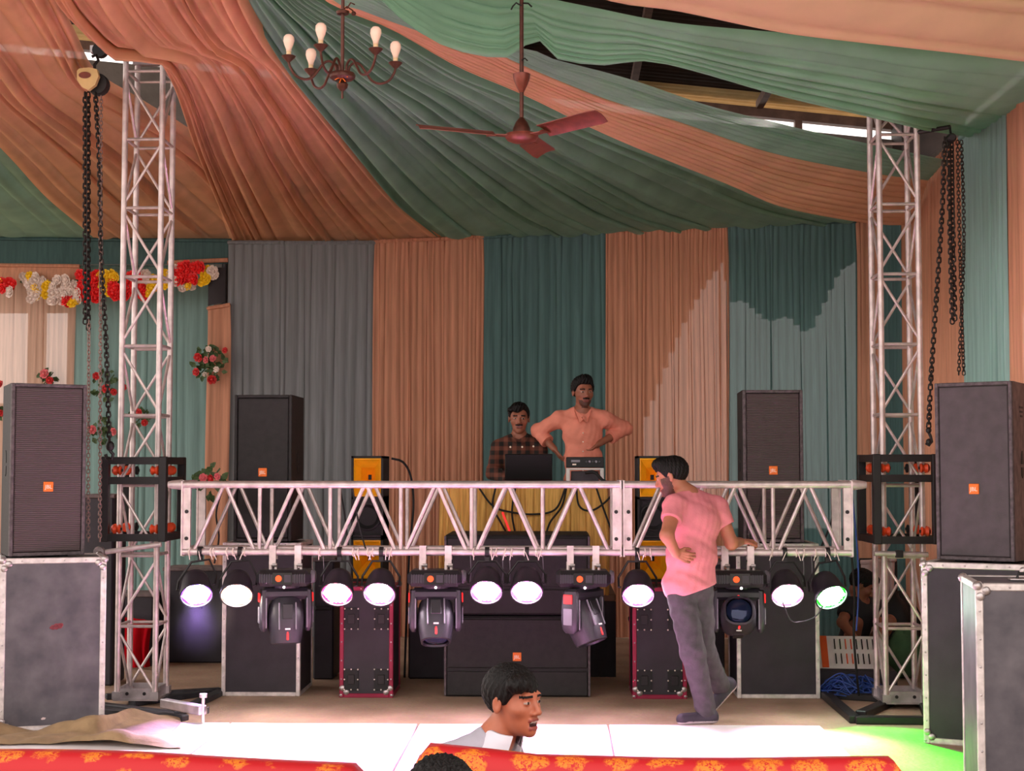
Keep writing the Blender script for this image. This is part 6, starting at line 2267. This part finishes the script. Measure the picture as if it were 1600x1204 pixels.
P5.build(J, hd, (.75, -.55, -.35), 'skin_dark', (.95, .95, 1), hair=dict(front=.055, quiff=.005, thick=1.6, seed=7),
         hands=(('wrR', (.7, -.4, -.4), (0, -.2, -1), 1, .3, .95), ('wrL', (.5, -.7, -.3), (0, -.2, -1), -1, .3, .95)), lips='lip_dark',
         shirt=dict(mat='shirt_black', sleeve=.6, hem=(wm(1330, 1035), (.2, 0, 1)), off=.014, seed=1.0),
         pants=dict(mat='trouser_dark'), shoes='shoe_dark')

# ---- spectator whose hair shows at the lower edge
Y0 = 3.75
hd = Head(wm(690, 1262), (.05, 1, -.05), 1.0)
P6 = Person('spectator with tousled black hair just entering the lower picture edge', (wm(690, 1300).x, Y0, 0), .007)
zc = hd.c[2]; bx = hd.c[0]
J = dict(neck=(bx, Y0 - .02, zc - .16), chest=(bx, Y0, zc - .32), belly=(bx, Y0, zc - .48), pelvis=(bx, Y0, .24),
         shR=(bx + .17, Y0, zc - .21), shL=(bx - .17, Y0, zc - .21), elR=(bx + .22, Y0 + .05, zc - .46), elL=(bx - .22, Y0 + .05, zc - .46), wrR=(bx + .12, Y0 + .24, .28), wrL=(bx - .12, Y0 + .24, .28),
         hipR=(bx + .09, Y0, .2), hipL=(bx - .09, Y0, .2), knR=(bx + .14, Y0 + .34, .10), knL=(bx - .14, Y0 + .34, .10), anR=(bx + .10, Y0 - .02, .08), anL=(bx - .10, Y0 - .02, .08),
         heelR=(bx + .10, Y0 - .07, .10), toeR=(bx + .10, Y0 - .19, .06), heelL=(bx - .10, Y0 - .07, .10), toeL=(bx - .10, Y0 - .19, .06))
P6.build(J, hd, (0, 1, 0), 'skin_dark', (.95, .95, 1), hair=dict(front=.05, quiff=.0, thick=1.6, seed=9, spik=.007, nape=-.07),
         hands=(('wrR', (-.2, 1, -.1), (0, 0, -1), 1, .3, .9), ('wrL', (.2, 1, -.1), (0, 0, -1), -1, .3, .9)), lips='lip_dark',
         shirt=dict(mat='shirt_black', sleeve=.6, hem=((bx, Y0, .2), (0, 0, 1)), off=.014, seed=1.0), pants=dict(mat='trouser_dark', waist=.05), shoes='shoe_dark')


# ================================================================== thin haze in the beams of the outer lamps
def haze(px, py, yaw, label, dens):
    p = W(px, py, 10.2)
    dn = math.radians(40)
    nrm = Vector((math.sin(yaw) * math.cos(dn), -math.cos(yaw) * math.cos(dn), -math.sin(dn)))
    m = bpy.data.materials.new('haze'); m.use_nodes = True
    nt = m.node_tree; nt.nodes.remove(nt.nodes['Principled BSDF'])
    vs = nt.nodes.new('ShaderNodeVolumeScatter')
    vs.inputs['Anisotropy'].default_value = 0.2
    tc = nt.nodes.new('ShaderNodeTexCoord'); mp = nt.nodes.new('ShaderNodeMapping'); mp.inputs['Scale'].default_value = (3.7, 3.7, 3.7)
    gr = nt.nodes.new('ShaderNodeTexGradient'); gr.gradient_type = 'SPHERICAL'
    mu = nt.nodes.new('ShaderNodeMath'); mu.operation = 'MULTIPLY'; mu.inputs[1].default_value = dens
    nt.links.new(tc.outputs['Object'], mp.inputs[0]); nt.links.new(mp.outputs[0], gr.inputs[0])
    nt.links.new(gr.outputs['Fac'], mu.inputs[0]); nt.links.new(mu.outputs[0], vs.inputs['Density'])
    nt.links.new(vs.outputs[0], nt.nodes['Material Output'].inputs['Volume'])
    MATS['haze'] = m
    o = MB().ball((0, 0, 0), 0.27, 20, 12).build('beam_haze', 'haze')
    o.location = p + nrm * 0.10 + Vector((0, 0, -0.13))
    tag(o, label, 'haze', 'haze in the lamp beams')
    o['kind'] = 'stuff'


haze(307, 927, 0.30, 'faint violet haze below the leftmost par lamp', 0.09)
